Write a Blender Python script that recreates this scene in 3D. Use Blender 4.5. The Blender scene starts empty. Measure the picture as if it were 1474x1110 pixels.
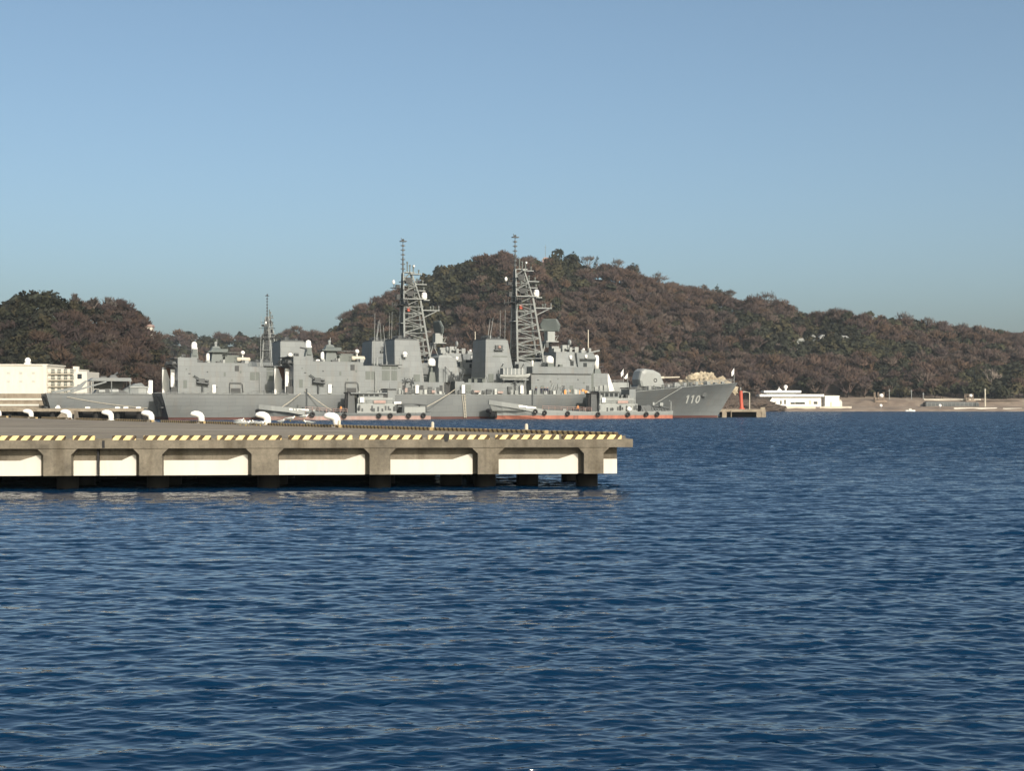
import bpy, bmesh, math, random
import numpy as np
from mathutils import Vector, Matrix, noise as mnoise

scene = bpy.context.scene
COL = scene.collection
R = math.radians
F, CX, YH, CAMH = 2129.0, 737.0, 581.5, 3.6      # lens of the photograph, horizon row, eye height above the water


def ground_pt(px, Y, z=0.0):
    return Vector(((px - CX) / F * Y, Y, z))


def height_at(py, Y):
    return CAMH - (py - YH) * Y / F


# ------------------------------------------------------------------ mesh builder
class MB:
    def __init__(self):
        self.v, self.f, self.m = [], [], []

    def add(self, vs, fs, mi=0):
        b = len(self.v)
        self.v += [tuple(p) for p in vs]
        self.f += [tuple(i + b for i in f) for f in fs]
        self.m += [mi] * len(fs)
        return self

    def box(self, x0, x1, y0, y1, z0, z1, mi=0):
        return self.frustum(x0, x1, y0, y1, z0, x0, x1, y0, y1, z1, mi)

    def frustum(self, x0, x1, y0, y1, z0, X0, X1, Y0, Y1, z1, mi=0):
        vs = [(x0, y0, z0), (x1, y0, z0), (x1, y1, z0), (x0, y1, z0), (X0, Y0, z1), (X1, Y0, z1), (X1, Y1, z1), (X0, Y1, z1)]
        fs = [(0, 3, 2, 1), (4, 5, 6, 7), (0, 1, 5, 4), (1, 2, 6, 5), (2, 3, 7, 6), (3, 0, 4, 7)]
        return self.add(vs, fs, mi)

    def prism(self, poly, y0, y1, mi=0, axis='y'):
        n = len(poly)
        if axis == 'y':
            vs = [(a, y0, b) for a, b in poly] + [(a, y1, b) for a, b in poly]
        elif axis == 'z':
            vs = [(a, b, y0) for a, b in poly] + [(a, b, y1) for a, b in poly]
        else:
            vs = [(y0, a, b) for a, b in poly] + [(y1, a, b) for a, b in poly]
        fs = [tuple(range(n)), tuple(range(2 * n - 1, n - 1, -1))]
        fs += [(i, i + n, (i + 1) % n + n, (i + 1) % n) for i in range(n)]
        return self.add(vs, fs, mi)

    def loft(self, rings, mi=0, cap=True, close=True):
        n = len(rings[0])
        vs = [p for r in rings for p in r]
        fs = []
        for k in range(len(rings) - 1):
            for i in range(n if close else n - 1):
                j = (i + 1) % n
                fs.append((k * n + i, k * n + j, (k + 1) * n + j, (k + 1) * n + i))
        if cap and close:
            fs.append(tuple(range(n - 1, -1, -1)))
            fs.append(tuple(range((len(rings) - 1) * n, len(rings) * n)))
        return self.add(vs, fs, mi)

    def tube(self, pts, r, n=6, mi=0):
        pts = [Vector(p) for p in pts]
        rs = r if isinstance(r, (list, tuple)) else [r] * len(pts)
        rings = []
        for k, p in enumerate(pts):
            d = (pts[min(k + 1, len(pts) - 1)] - pts[max(k - 1, 0)]).normalized()
            a = d.cross(Vector((0, 0, 1)) if abs(d.z) < .9 else Vector((1, 0, 0))).normalized()
            b = d.cross(a)
            rings.append([p + (a * math.cos(t) + b * math.sin(t)) * rs[k] for t in [2 * math.pi * i / n for i in range(n)]])
        return self.loft(rings, mi)

    def sphere(self, c, r, seg=12, rings=8, sz=1.0, lo=-90, mi=0):
        c = Vector(c)
        R_ = []
        for k in range(rings + 1):
            a = R(lo + (90 - lo) * k / rings)
            rr = max(r * math.cos(a), 0.002)
            R_.append([c + Vector((rr * math.cos(t), rr * math.sin(t), r * sz * math.sin(a))) for t in [2 * math.pi * i / seg for i in range(seg)]])
        return self.loft(R_, mi)

    def ring(self, c, r, rt, axis='y', seg=14, n=6, mi=0):
        c = Vector(c)
        rings = []
        for i in range(seg + 1):
            t = 2 * math.pi * i / seg
            loop = []
            for k in range(n):
                s = 2 * math.pi * k / n
                q = r + rt * math.cos(s)
                w = rt * math.sin(s)
                p = {'y': (q * math.cos(t), w, q * math.sin(t)), 'z': (q * math.cos(t), q * math.sin(t), w), 'x': (w, q * math.cos(t), q * math.sin(t))}[axis]
                loop.append(c + Vector(p))
            rings.append(loop)
        return self.loft(rings, mi, cap=False)

    def mesh(self, name, mats, smooth=False):
        me = bpy.data.meshes.new(name)
        me.from_pydata([tuple(v) for v in self.v], [], self.f)
        for m in (mats if isinstance(mats, (list, tuple)) else [mats]):
            me.materials.append(m)
        me.polygons.foreach_set('material_index', self.m)
        bm = bmesh.new(); bm.from_mesh(me)
        bmesh.ops.recalc_face_normals(bm, faces=bm.faces)
        bm.to_mesh(me); bm.free()
        if smooth:
            me.polygons.foreach_set('use_smooth', [True] * len(me.polygons))
        me.update()
        return me

    def build(self, name, mats, parent=None, smooth=False):
        return link(name, self.mesh(name, mats, smooth), parent)


def link(name, data, parent=None):
    o = bpy.data.objects.new(name, data)
    COL.objects.link(o)
    if parent:
        o.parent = parent
    return o


def bits(name, boxes, mat, parent):
    for b in boxes:
        m = MB(); m.box(*b); m.build(name, mat, parent)


def tag(o, label, cat, group=None):
    o['label'] = label; o['category'] = cat
    if group:
        o['group'] = group
    return o


def thing(name, label, cat, loc=(0, 0, 0), rz=0.0, group=None):
    o = link(name, None)
    o.location = loc; o.rotation_euler = (0, 0, rz)
    o.empty_display_size = .2
    return tag(o, label, cat, group)


def structure(o, kind='structure'):
    o['kind'] = kind
    return o


CHILDREN = {}


def copy_tree(o, parent=None, skip=()):
    c = o.copy(); COL.objects.link(c)
    if parent is not None:
        c.parent = parent
    for ch in list(o.children):
        if ch.name.split('.')[0] not in skip:
            copy_tree(ch, c, skip)
    return c


# ------------------------------------------------------------------ materials
class NT:
    def __init__(self, m):
        self.t = m.node_tree; self.n = self.t.nodes; self.l = self.t.links

    def node(self, typ, **kw):
        x = self.n.new(typ)
        for k, v in kw.items():
            if hasattr(x, k):
                setattr(x, k, v)
        return x

    def put(self, sock, val):
        if isinstance(val, bpy.types.NodeSocket):
            self.l.new(val, sock)
        else:
            sock.default_value = val

    def math(self, op, a, b=0.0, c=None, clamp=False):
        x = self.n.new('ShaderNodeMath'); x.operation = op; x.use_clamp = clamp
        self.put(x.inputs[0], a); self.put(x.inputs[1], b)
        if c is not None:
            self.put(x.inputs[2], c)
        return x.outputs[0]

    def ramp(self, f, stops):
        x = self.n.new('ShaderNodeValToRGB')
        el = x.color_ramp.elements
        while len(el) < len(stops):
            el.new(.5)
        for e, (p, c) in zip(el, stops):
            e.position = p
            e.color = (c, c, c, 1) if not isinstance(c, (tuple, list)) else (*c, 1)
        self.l.new(f, x.inputs[0])
        return x.outputs[0]

    def mix(self, f, a, b, blend='MIX'):
        x = self.n.new('ShaderNodeMix'); x.data_type = 'RGBA'; x.blend_type = blend
        self.put(x.inputs[0], f)
        for s, v in ((x.inputs[6], a), (x.inputs[7], b)):
            self.put(s, v if isinstance(v, bpy.types.NodeSocket) else (*v, 1))
        return x.outputs[2]

    def noise(self, scale=1.0, detail=4.0, rough=.55, vec=None, stretch=None, coord='Object', out=0):
        if vec is None:
            vec = self.n.new('ShaderNodeTexCoord').outputs[coord]
        if stretch:
            mp = self.n.new('ShaderNodeMapping')
            mp.inputs['Scale'].default_value = stretch
            self.l.new(vec, mp.inputs[0]); vec = mp.outputs[0]
        x = self.n.new('ShaderNodeTexNoise')
        x.inputs['Scale'].default_value = scale; x.inputs['Detail'].default_value = detail; x.inputs['Roughness'].default_value = rough
        self.l.new(vec, x.inputs['Vector'])
        return x.outputs[out]


def base_mat(name):
    m = bpy.data.materials.new(name); m.use_nodes = True
    nt = NT(m)
    b = nt.n['Principled BSDF']
    return m, nt, b


def paint(name, col, rough=.55, vary=.12, scale=.35, dirt=None, dirt_amt=.0, bump=0.0, streak=(1, 1, .25), spec=.4, plates=None):
    m, nt, b = base_mat(name)
    n1 = nt.noise(scale, 5, .6, stretch=streak)
    lo = tuple(c * (1 - vary) for c in col); hi = tuple(min(c * (1 + vary), 1) for c in col)
    c = nt.ramp(n1, [(.3, lo), (.7, hi)])
    if dirt:
        n2 = nt.noise(scale * 3.1, 6, .65, stretch=(1, 1, .15))
        k = nt.math('MULTIPLY', nt.ramp(n2, [(.52, 0.0), (.72, 1.0)]), dirt_amt)
        c = nt.mix(k, c, dirt)
    if plates:                       # plating seams and slightly differing plates
        tc = nt.n.new('ShaderNodeTexCoord'); sp = nt.n.new('ShaderNodeSeparateXYZ'); cb = nt.n.new('ShaderNodeCombineXYZ')
        nt.l.new(tc.outputs['Object'], sp.inputs[0])
        nt.l.new(nt.math('ADD', sp.outputs[0], sp.outputs[1]), cb.inputs[0]); nt.l.new(sp.outputs[2], cb.inputs[1])
        bk = nt.n.new('ShaderNodeTexBrick'); nt.l.new(cb.outputs[0], bk.inputs['Vector'])
        bk.inputs['Color1'].default_value = (1, 1, 1, 1); bk.inputs['Color2'].default_value = (.86, .87, .88, 1); bk.inputs['Mortar'].default_value = (.62, .62, .62, 1)
        bk.inputs['Scale'].default_value = 1; bk.inputs['Mortar Size'].default_value = .028
        bk.inputs['Brick Width'].default_value = plates[0]; bk.inputs['Row Height'].default_value = plates[1]
        c = nt.mix(.8, c, bk.outputs['Color'], 'MULTIPLY')
    nt.put(b.inputs['Base Color'], c)
    b.inputs['Roughness'].default_value = rough
    b.inputs['Specular IOR Level'].default_value = spec
    if bump:
        bp = nt.n.new('ShaderNodeBump'); bp.inputs['Strength'].default_value = bump; bp.inputs['Distance'].default_value = .05
        nt.l.new(nt.noise(scale * 14, 4, .6), bp.inputs['Height']); nt.l.new(bp.outputs[0], b.inputs['Normal'])
    return m


M = {}
M['hull'] = paint('hull_grey', (.112, .121, .123), .5, .10, .12, (.12, .11, .095), .45, plates=(3.2, 1.6))
M['upper'] = paint('superstructure_grey', (.162, .175, .177), .5, .09, .3, (.14, .12, .095), .4, plates=(2.4, 1.25))
M['upper2'] = paint('pale_structure_grey', (.23, .242, .236), .5, .10, .5, (.18, .16, .13), .25)
M['mid'] = paint('mid_grey', (.055, .06, .062), .5, .15, .6)
M['deck'] = paint('deck_grey', (.10, .105, .10), .8, .12, .4)
M['dark'] = paint('dark_grey', (.035, .037, .038), .6, .25, .7)
M['louvre'] = paint('louvre_grey', (.10, .112, .103), .6, .12, 1.2)
M['teal'] = paint('faded_green_grey', (.09, .105, .102), .55, .12, .6)
M['white'] = paint('white_paint', (.70, .69, .66), .45, .04, .8)
M['black'] = paint('black_rubber', (.012, .012, .013), .75, .3, 1.0)
M['bootred'] = paint('antifouling_red', (.065, .022, .018), .6, .25, .3)
M['stern'] = paint('transom_dark_grey', (.03, .033, .038), .5, .3, .25, (.12, .12, .11), .5)  # transom colour, darker than the hull sides
M['number'] = paint('number_paint', (.38, .39, .37), .6, .1, .8)
M['orange'] = paint('faded_orange_red', (.31, .115, .075), .6, .25, .35, (.11, .04, .032), .9)
M['pinkred'] = paint('faded_pink_red', (.30, .20, .175), .6, .2, .35, (.30, .28, .26), .6)
M['lifeorange'] = paint('safety_orange', (.62, .26, .08), .7, .15, 2.0)
M['navy'] = paint('navy_cloth', (.02, .024, .045), .85, .2, 6)
M['skin'] = paint('skin_tone', (.42, .25, .17), .6, .08, 6)
M['hair'] = paint('black_hair', (.012, .010, .009), .6, .1, 6)
M['glass'] = paint('window_glass', (.02, .025, .03), .12, .2, 1)
M['tan'] = paint('pale_tan', (.45, .41, .33), .6, .08, .8)
M['signred'] = paint('beacon_red', (.40, .075, .045), .5, .14, .5, (.35, .10, .07), .4)
M['yellow'] = paint('yellow_paint', (.62, .42, .08), .6, .15, 3)
M['rope'] = paint('pale_rope', (.36, .33, .27), .9, .2, 3)
M['interior_shade'] = paint('interior_shade_brown', (.13, .06, .035), .85, .3, 2)  # brown that stands for the shade inside the hangar

# concrete of the pier: streaks, stains and pale drips that stay with the material
def concrete(name, col, amt=1.0, scale=1.0, bump=.35):
    m, nt, b = base_mat(name)
    n1 = nt.noise(.9 * scale, 8, .62)
    n2 = nt.noise(1.6 * scale, 6, .6, stretch=(1, 1, .12))
    n3 = nt.noise(9 * scale, 5, .7)
    c = nt.ramp(n1, [(.28, tuple(x * (1 - .42 * amt) for x in col)), (.5, col), (.74, tuple(x * (1 + .3 * amt) for x in col))])
    k = nt.math('MULTIPLY', nt.ramp(n2, [(.5, 0.0), (.68, 1.0)]), .5 * amt)
    c = nt.mix(k, c, (col[0] * .42, col[1] * .38, col[2] * .3))
    k2 = nt.math('MULTIPLY', nt.ramp(n2, [(.24, 1.0), (.36, 0.0)]), .45 * amt)
    c = nt.mix(k2, c, (min(col[0] * 1.6, .8), min(col[1] * 1.6, .8), min(col[2] * 1.6, .8)))
    c = nt.mix(.35, c, nt.ramp(n3, [(.3, .25), (.7, .75)]), 'OVERLAY')
    nt.put(b.inputs['Base Color'], c)
    b.inputs['Roughness'].default_value = .9
    bp = nt.n.new('ShaderNodeBump'); bp.inputs['Strength'].default_value = bump; bp.inputs['Distance'].default_value = .03
    nt.l.new(n3, bp.inputs['Height']); nt.l.new(bp.outputs[0], b.inputs['Normal'])
    return m


M['conc'] = concrete('weathered_concrete', (.134, .116, .088), 1.3)
M['conc_dark'] = concrete('recess_concrete', (.134, .116, .088), 1.25)
M['conc_far'] = concrete('old_quay_concrete', (.22, .185, .14), .8, .5)
M['pavement'] = concrete('pier_paving', (.185, .155, .115), .8, .3, .2)
M['pile'] = concrete('shade_black_concrete', (.009, .008, .007), .8)  # near black: the shade under the decks is put into this colour
M['whitewash'] = paint('whitewashed_panel', (.52, .495, .44), .75, .06, 1.0, (.5, .44, .34), .45)
M['line'] = paint('road_marking', (.50, .47, .40), .8, .15, 1.2, (.25, .22, .18), .4)


def stripe_mat(name, shear, k=1.0):
    m, nt, b = base_mat(name)
    tc = nt.n.new('ShaderNodeTexCoord'); sp = nt.n.new('ShaderNodeSeparateXYZ')
    nt.l.new(tc.outputs['Object'], sp.inputs[0])
    u = nt.math('ADD', sp.outputs[0], nt.math('MULTIPLY', sp.outputs[2], -shear))
    u = nt.math('ADD', u, nt.math('MULTIPLY', nt.noise(4, 3), .06))
    fr = nt.math('FRACT', nt.math('DIVIDE', u, .46))
    msk = nt.ramp(fr, [(.0, 1.0), (.56, 1.0), (.6, 0.0), (.97, 0.0)])
    wear = nt.noise(3.2, 6, .7)
    yel = nt.ramp(wear, [(.3, (.66, .46, .17)), (.55, (.70, .54, .27)), (.75, (.64, .55, .40))])
    blk = nt.ramp(wear, [(.3, (.028, .017, .006)), (.6, (.06, .036, .012)), (.8, (.16, .11, .06))])
    c = nt.mix(msk, blk, yel)
    ws = nt.ramp(nt.noise(1.3, 7, .75), [(.60, 0.0), (.68, .85)])
    c = nt.mix(ws, c, (.36, .30, .22))
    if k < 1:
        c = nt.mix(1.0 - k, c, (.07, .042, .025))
    nt.put(b.inputs['Base Color'], c); b.inputs['Roughness'].default_value = .75
    return m


M['stripe'] = stripe_mat('kerb_stripes', .8)
M['stripe_shaded'] = stripe_mat('shaded_dirty_kerb_stripes', .8, .42)  # back kerb: its shade, with grime, mixed into the stripe colour as brown


def foliage_mat(name, stiff=.9):
    m, nt, b = base_mat(name)
    a = nt.n.new('ShaderNodeAttribute'); a.attribute_name = 'tint'
    nt.put(b.inputs['Base Color'], a.outputs['Color'])
    d = nt.n.new('ShaderNodeAttribute'); d.attribute_name = 'crown_dir'   # normals that follow the crown, as twigs and leaves do on the whole
    g = nt.n.new('ShaderNodeNewGeometry')
    v = nt.n.new('ShaderNodeMix'); v.data_type = 'VECTOR'; v.inputs[0].default_value = .72
    nt.l.new(g.outputs['Normal'], v.inputs[4]); nt.l.new(d.outputs['Vector'], v.inputs[5])
    nz = nt.n.new('ShaderNodeVectorMath'); nz.operation = 'NORMALIZE'; nt.l.new(v.outputs[1], nz.inputs[0])
    nt.l.new(nz.outputs[0], b.inputs['Normal'])
    b.inputs['Roughness'].default_value = stiff; b.inputs['Specular IOR Level'].default_value = .1
    return m


M['foliage'] = foliage_mat('woodland_foliage')
M['bark'] = paint('grey_bark', (.14, .115, .10), .9, .25, .8)


def soil(name, cols, scale):
    m, nt, b = base_mat(name)
    nt.put(b.inputs['Base Color'], nt.ramp(nt.noise(scale, 8, .65), cols))
    b.inputs['Roughness'].default_value = .95
    bp = nt.n.new('ShaderNodeBump'); bp.inputs['Strength'].default_value = .6; bp.inputs['Distance'].default_value = .5
    nt.l.new(nt.noise(scale * 6, 6, .7), bp.inputs['Height']); nt.l.new(bp.outputs[0], b.inputs['Normal'])
    return m


M['litter'] = soil('leaf_litter', [(.3, (.04, .03, .024)), (.55, (.062, .045, .036)), (.75, (.085, .06, .045))], .05)
M['shore'] = soil('shore_earth', [(.3, (.115, .085, .065)), (.5, (.185, .142, .108)), (.72, (.26, .21, .16))], .12)
M['rock'] = soil('pale_rock', [(.3, (.14, .105, .07)), (.5, (.32, .27, .19)), (.7, (.44, .385, .29))], .25)

# ------------------------------------------------------------------ world, sun, camera
SUN_EL, SUN_AZ = R(28), R(25)          # the sun stands behind the camera, a little to the right
sd = Vector((math.sin(SUN_AZ) * math.cos(SUN_EL), -math.cos(SUN_AZ) * math.cos(SUN_EL), math.sin(SUN_EL)))
w = bpy.data.worlds.new('World'); scene.world = w; w.use_nodes = True
wt = w.node_tree
sky = wt.nodes.new('ShaderNodeTexSky'); sky.sky_type = 'NISHITA'; sky.sun_disc = False
sky.sun_elevation = SUN_EL; sky.sun_rotation = R(180) - SUN_AZ
sky.altitude = 0; sky.air_density = .62; sky.dust_density = 3.7; sky.ozone_density = 1.9
tint = wt.nodes.new('ShaderNodeMix'); tint.data_type = 'RGBA'; tint.blend_type = 'MULTIPLY'; tint.inputs[0].default_value = 1
tint.inputs[7].default_value = (1.2, 1.24, 1.065, 1)
wt.links.new(sky.outputs[0], tint.inputs[6]); wt.links.new(tint.outputs[2], wt.nodes['Background'].inputs[0])
wt.nodes['Background'].inputs[1].default_value = .148
sl = bpy.data.lights.new('sun', 'SUN'); sl.energy = 5.0; sl.angle = R(.5); sl.color = (1, .91, .80)
so = link('sun', sl); so.rotation_euler = sd.to_track_quat('Z', 'Y').to_euler()

cam = bpy.data.cameras.new('camera'); co = link('camera', cam)
co.location = (0, 0, CAMH); co.rotation_euler = (R(90), 0, 0)
cam.sensor_width = 36; cam.lens = F / 1474 * 36; cam.shift_y = (YH - 555) / 1474
cam.clip_start = .5; cam.clip_end = 12000
scene.camera = co
scene.view_settings.view_transform = 'Standard'; scene.view_settings.look = 'None'
scene.view_settings.exposure = 0; scene.view_settings.gamma = 1
scene.cycles.max_bounces = 6; scene.cycles.transparent_max_bounces = 8

# ------------------------------------------------------------------ water
def ocean_tile(n, L, wind_deg, lam_p, lam_min, spread, seed, rms):
    rg = np.random.default_rng(seed)
    k1 = np.fft.fftfreq(n, L / n) * 2 * np.pi
    kx, ky = np.meshgrid(k1, k1, indexing='xy')
    k = np.hypot(kx, ky); k[0, 0] = 1
    kp = 2 * np.pi / lam_p
    cosd = (kx * math.cos(R(wind_deg)) + ky * math.sin(R(wind_deg))) / k
    S = np.exp(-1.25 * (kp / k) ** 2) / k ** 4 * np.abs(cosd) ** spread * np.exp(-(k * lam_min / 6.28) ** 2)
    S[0, 0] = 0
    a = np.sqrt(S) * (rg.standard_normal((n, n)) + 1j * rg.standard_normal((n, n)))
    h = np.fft.ifft2(a); dx = np.fft.ifft2(-1j * kx / k * a); dy = np.fft.ifft2(-1j * ky / k * a)
    s = rms / h.real.std()
    return np.stack([h.real, dx.real, dy.real], -1) * s


def sample_tile(t, L, X, Y):
    n = t.shape[0]
    u = (X / L * n) % n; v = (Y / L * n) % n
    i = np.floor(u).astype(int); j = np.floor(v).astype(int)
    fu = (u - i)[..., None]; fv = (v - j)[..., None]
    wx = [(1 - fu) ** 3 / 6, (3 * fu ** 3 - 6 * fu ** 2 + 4) / 6, (-3 * fu ** 3 + 3 * fu ** 2 + 3 * fu + 1) / 6, fu ** 3 / 6]
    wy = [(1 - fv) ** 3 / 6, (3 * fv ** 3 - 6 * fv ** 2 + 4) / 6, (-3 * fv ** 3 + 3 * fv ** 2 + 3 * fv + 1) / 6, fv ** 3 / 6]
    r = 0
    for a in range(4):
        for b in range(4):
            r = r + t[(j + b - 1) % n, (i + a - 1) % n] * wx[a] * wy[b]
    return r


def make_water():
    NC = 900
    near_ = F * CAMH / (np.linspace(1250, 676, 950) - YH)
    mid_ = np.concatenate([np.arange(near_[-1] + .45, 250, .45), np.arange(250.4, 470, .75), np.arange(471, 730, 1.1)])
    Yr = np.concatenate([near_, mid_, [800, 1000, 1500, 2500, 4000]])
    NR = len(Yr)
    cols = np.linspace(-130, 1474 + 130, NC)
    K = (cols - CX) / F
    Y = np.repeat(Yr[:, None], NC, 1); X = Y * K[None, :]
    dY = np.abs(np.gradient(Yr))[:, None]
    specs = [(512, 83.0, 101, 4.6, 1.0, 5.0, 3, .010), (512, 41.0, 93, 1.4, .20, 3.0, 5, .0112), (512, 17.7, 86, .66, .09, 2.6, 9, .0065), (512, 7.3, 96, .27, .045, 3.0, 12, .0014)]
    D = np.zeros((NR, NC, 3))
    gust = np.zeros((NR, NC))
    gx, gy = X / 19.0, Y / 34.0
    for s, (px_, py_) in enumerate([(1.3, .7), (2.1, 1.9), (4.3, 3.1)]):
        gust += np.sin(gx * px_ + s * 1.7 + np.sin(gy * py_ * .8 + s)) * np.sin(gy * py_ + s * 2.2 + np.sin(gx * px_ * .7)) / (s + 1.4)
    amp = np.clip(1.0 + .45 * gust, .4, 1.9)
    for (n, L, wd, lp, lm, sp, seed, rms) in specs:
        t = ocean_tile(n, L, wd, lp, lm, sp, seed, rms)
        turn = {3: .10, 5: -.07, 9: .05, 12: -.12}[seed]
        ca, sa = math.cos(turn), math.sin(turn)
        d = sample_tile(t, L, X * ca - Y * sa, X * sa + Y * ca)
        fade = np.clip(1.6 - dY / (lp * .34), 0, 1)
        D[..., 0] += d[..., 0] * fade * amp
        ddx = d[..., 1] * ca + d[..., 2] * sa; ddy = -d[..., 1] * sa + d[..., 2] * ca
        D[..., 1] += -ddx * fade * amp * .9; D[..., 2] += -ddy * fade * amp * .9
    D[..., 2] -= 1.9 * np.tanh(D[..., 0] / .06) * .06          # the breeze leans the crests towards the near shore
    P = np.stack([X + D[..., 1], Y + D[..., 2], D[..., 0]], -1).reshape(-1, 3)
    idx = np.arange(NR * NC).reshape(NR, NC)
    q = np.stack([idx[:-1, :-1], idx[:-1, 1:], idx[1:, 1:], idx[1:, :-1]], -1).reshape(-1, 4)
    me = bpy.data.meshes.new('sea_water')
    me.vertices.add(len(P)); me.vertices.foreach_set('co', P.astype(np.float32).ravel())
    me.loops.add(q.size); me.loops.foreach_set('vertex_index', q.astype(np.int32).ravel())
    me.polygons.add(len(q)); me.polygons.foreach_set('loop_start', np.arange(0, q.size, 4, dtype=np.int32))
    me.polygons.foreach_set('use_smooth', np.ones(len(q), bool))
    me.update(calc_edges=True)
    m, nt, b = base_mat('sea_water')
    geo = nt.n.new('ShaderNodeNewGeometry')
    pos = geo.outputs['Position']
    b.inputs['Base Color'].default_value = (.0012, .016, .044, 1)
    b.inputs['IOR'].default_value = 1.333
    b.inputs['Roughness'].default_value = .05

    def vec(op, a, c=None):
        x = nt.n.new('ShaderNodeVectorMath'); x.operation = op
        nt.put(x.inputs[0], a)
        if c is not None:
            nt.put(x.inputs[1], c)
        return x.outputs[0]
    n1 = nt.noise(1.0, 3, .6, vec=pos, stretch=(1.1, 1.9, 1), out=1)
    n2 = nt.noise(1.0, 3, .6, vec=pos, stretch=(6.5, 11.0, 1), out=1)
    sp = nt.n.new('ShaderNodeSeparateXYZ'); nt.l.new(pos, sp.inputs[0])
    far = nt.ramp(nt.math('DIVIDE', sp.outputs[1], 160.0), [(.16, 0.0), (.75, 1.0)])
    s1 = nt.math('MULTIPLY', far, 1.5)
    half = (.5, .5, .5)
    d1 = vec('SUBTRACT', n1, half); d2 = vec('SUBTRACT', n2, half)
    sc1 = nt.n.new('ShaderNodeVectorMath'); sc1.operation = 'SCALE'; nt.l.new(d1, sc1.inputs[0]); nt.l.new(s1, sc1.inputs['Scale'])
    sc2 = nt.n.new('ShaderNodeVectorMath'); sc2.operation = 'SCALE'; nt.l.new(d2, sc2.inputs[0])
    nt.put(sc2.inputs['Scale'], nt.math('ADD', nt.math('MULTIPLY', far, 1.1), .08))
    dd = vec('MULTIPLY', vec('ADD', sc1.outputs[0], sc2.outputs[0]), (.8, 1, 0))
    tilt = nt.n.new('ShaderNodeCombineXYZ'); nt.put(tilt.inputs[1], nt.math('ADD', nt.math('MULTIPLY', far, -.22), -.035)); dd = vec('ADD', dd, tilt.outputs[0])
    nn = vec('NORMALIZE', vec('ADD', geo.outputs['Normal'], dd))
    nt.l.new(nn, b.inputs['Normal'])
    me.materials.append(m)
    return structure(link('sea', me))


make_water()

# a broad sheet under everything far off, so the sea runs on to the horizon on every side
sb = MB(); sb.add([(-3500, -400, -3.0), (3500, -400, -3.0), (3500, 4000, -3.0), (-3500, 4000, -3.0)], [(0, 1, 2, 3)])
structure(sb.build('seabed', M['litter']))

# ------------------------------------------------------------------ concrete pier in front
PA = R(5.0)
EX, EY = 5.157, 63.1
PC, PS = math.cos(PA), math.sin(PA)


def pier_s(px):
    k = (px - CX) / F
    return (k * EY - EX) / (PC - k * PS)


def to_pier(X, Y):
    dx, dy = X - EX, Y - EY
    return dx * PC + dy * PS, -dx * PS + dy * PC


pier = thing('concrete_pier', 'weathered concrete pier on dark piles with yellow and black striped kerbs', 'pier', (EX, EY, 0), PA)
# back edge: straight line through two points found on the ground
B0 = Vector(to_pier(5.10, 69.0)); B1 = Vector(to_pier(-56.7, 164.0))
BD = (B1 - B0).normalized(); BN = Vector((-BD.y, BD.x))     # BN points to the deck side (left/front) or away; fixed below
if BN.y > 0:
    BN = -BN
left_s = -95.0
b_far = B0 + BD * 135
DECK = 2.10
slab = MB()
poly = [(0, 0), (0, B0.y + .35), (B0.x + .25, B0.y + .35), (b_far.x, b_far.y), (left_s, b_far.y), (left_s, 0)]
slab.prism([(a, b) for a, b in poly], 1.75, DECK, axis='z')
slab.build('slab_edge', M['conc'], pier)
pav = MB()
pav.prism([(-.2, .26), (-.2, B0.y), (b_far.x - .2, b_far.y - .5), (left_s + .2, b_far.y - .5), (left_s + .2, .26)], DECK + .002, DECK + .012, axis='z')
pav.build('paving', M['pavement'], pier)
# pale painted lines on the deck
ln = MB()
def pier_pt(px, py, z=DECK):
    Y = F * (CAMH - z) / (py - YH)
    return Vector(to_pier((px - CX) / F * Y, Y))
for (a, b, wd) in (((-150, 616.0), (505, 621.0), .55), ((-150, 619.4), (420, 622.4), .22)):
    p, q = pier_pt(*a), pier_pt(*b)
    n = Vector((-(q - p).y, (q - p).x)).normalized() * wd
    ln.add([(p.x, p.y, DECK + .016), (q.x, q.y, DECK + .016), (q.x + n.x, q.y + n.y, DECK + .016), (p.x + n.x, p.y + n.y, DECK + .016)], [(0, 1, 2, 3)])
ln.build('painted_line', M['line'], pier)

# pilasters, recess wall, haunches
pil_px = [(-262, -222), (-100, -60), (62, 102), (200, 233), (362, 400), (532, 562), (688, 718), (841, 869)]
pils = [(pier_s(a), pier_s(b)) for a, b in pil_px]
end_s = pier_s(891)
DEP = .55
body = MB()
body.box(left_s, end_s, DEP, 2.4, .62, 1.748)
body.build('recess_wall', M['conc_dark'], pier)
for (a, b) in pils:
    p = MB()
    h = .26
    p.prism([(a, .62), (b, .62), (b, 1.75 - h), (b + h, 1.749), (a - h, 1.749), (a, 1.75 - h)], .04, DEP + .2)
    p.build('pilaster', M['conc'], pier)
# whitewashed panels with a raised splayed right end
edges = [left_s] + [x for ab in pils for x in ab] + [end_s]
joint = pier_s(139)
def panel(a, b, ramp=True, yy=DEP):
    if b - a < .2:
        return
    m = MB()
    if ramp:
        r = min(.85, (b - a) * .4)
        poly = [(a, .605), (b, .605), (b, 1.45), (b - .12, 1.47), (b - r, 1.235), (a, 1.235)]
        m.prism(poly, yy - .035, yy + .05)
    else:
        m.box(a, b, yy - .035, yy + .05, .605, 1.235)
    m.build('white_panel', M['whitewash'], pier)
for i in range(0, len(edges), 2):
    a, b = edges[i] + .004, edges[i + 1] - .2
    if i == len(edges) - 2:
        panel(a, edges[i + 1] - .004, False)
    elif a < joint < b:
        panel(a, joint - .035, False); panel(joint + .035, b)
    elif i > 0:
        panel(a, b)
    else:
        panel(a, b)
jm = MB(); jm.box(joint - .033, joint + .033, .30, DEP - .004, .64, 1.747); jm.box(joint + .22, joint + .33, -.006, .2, 1.77, 2.08)
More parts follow.
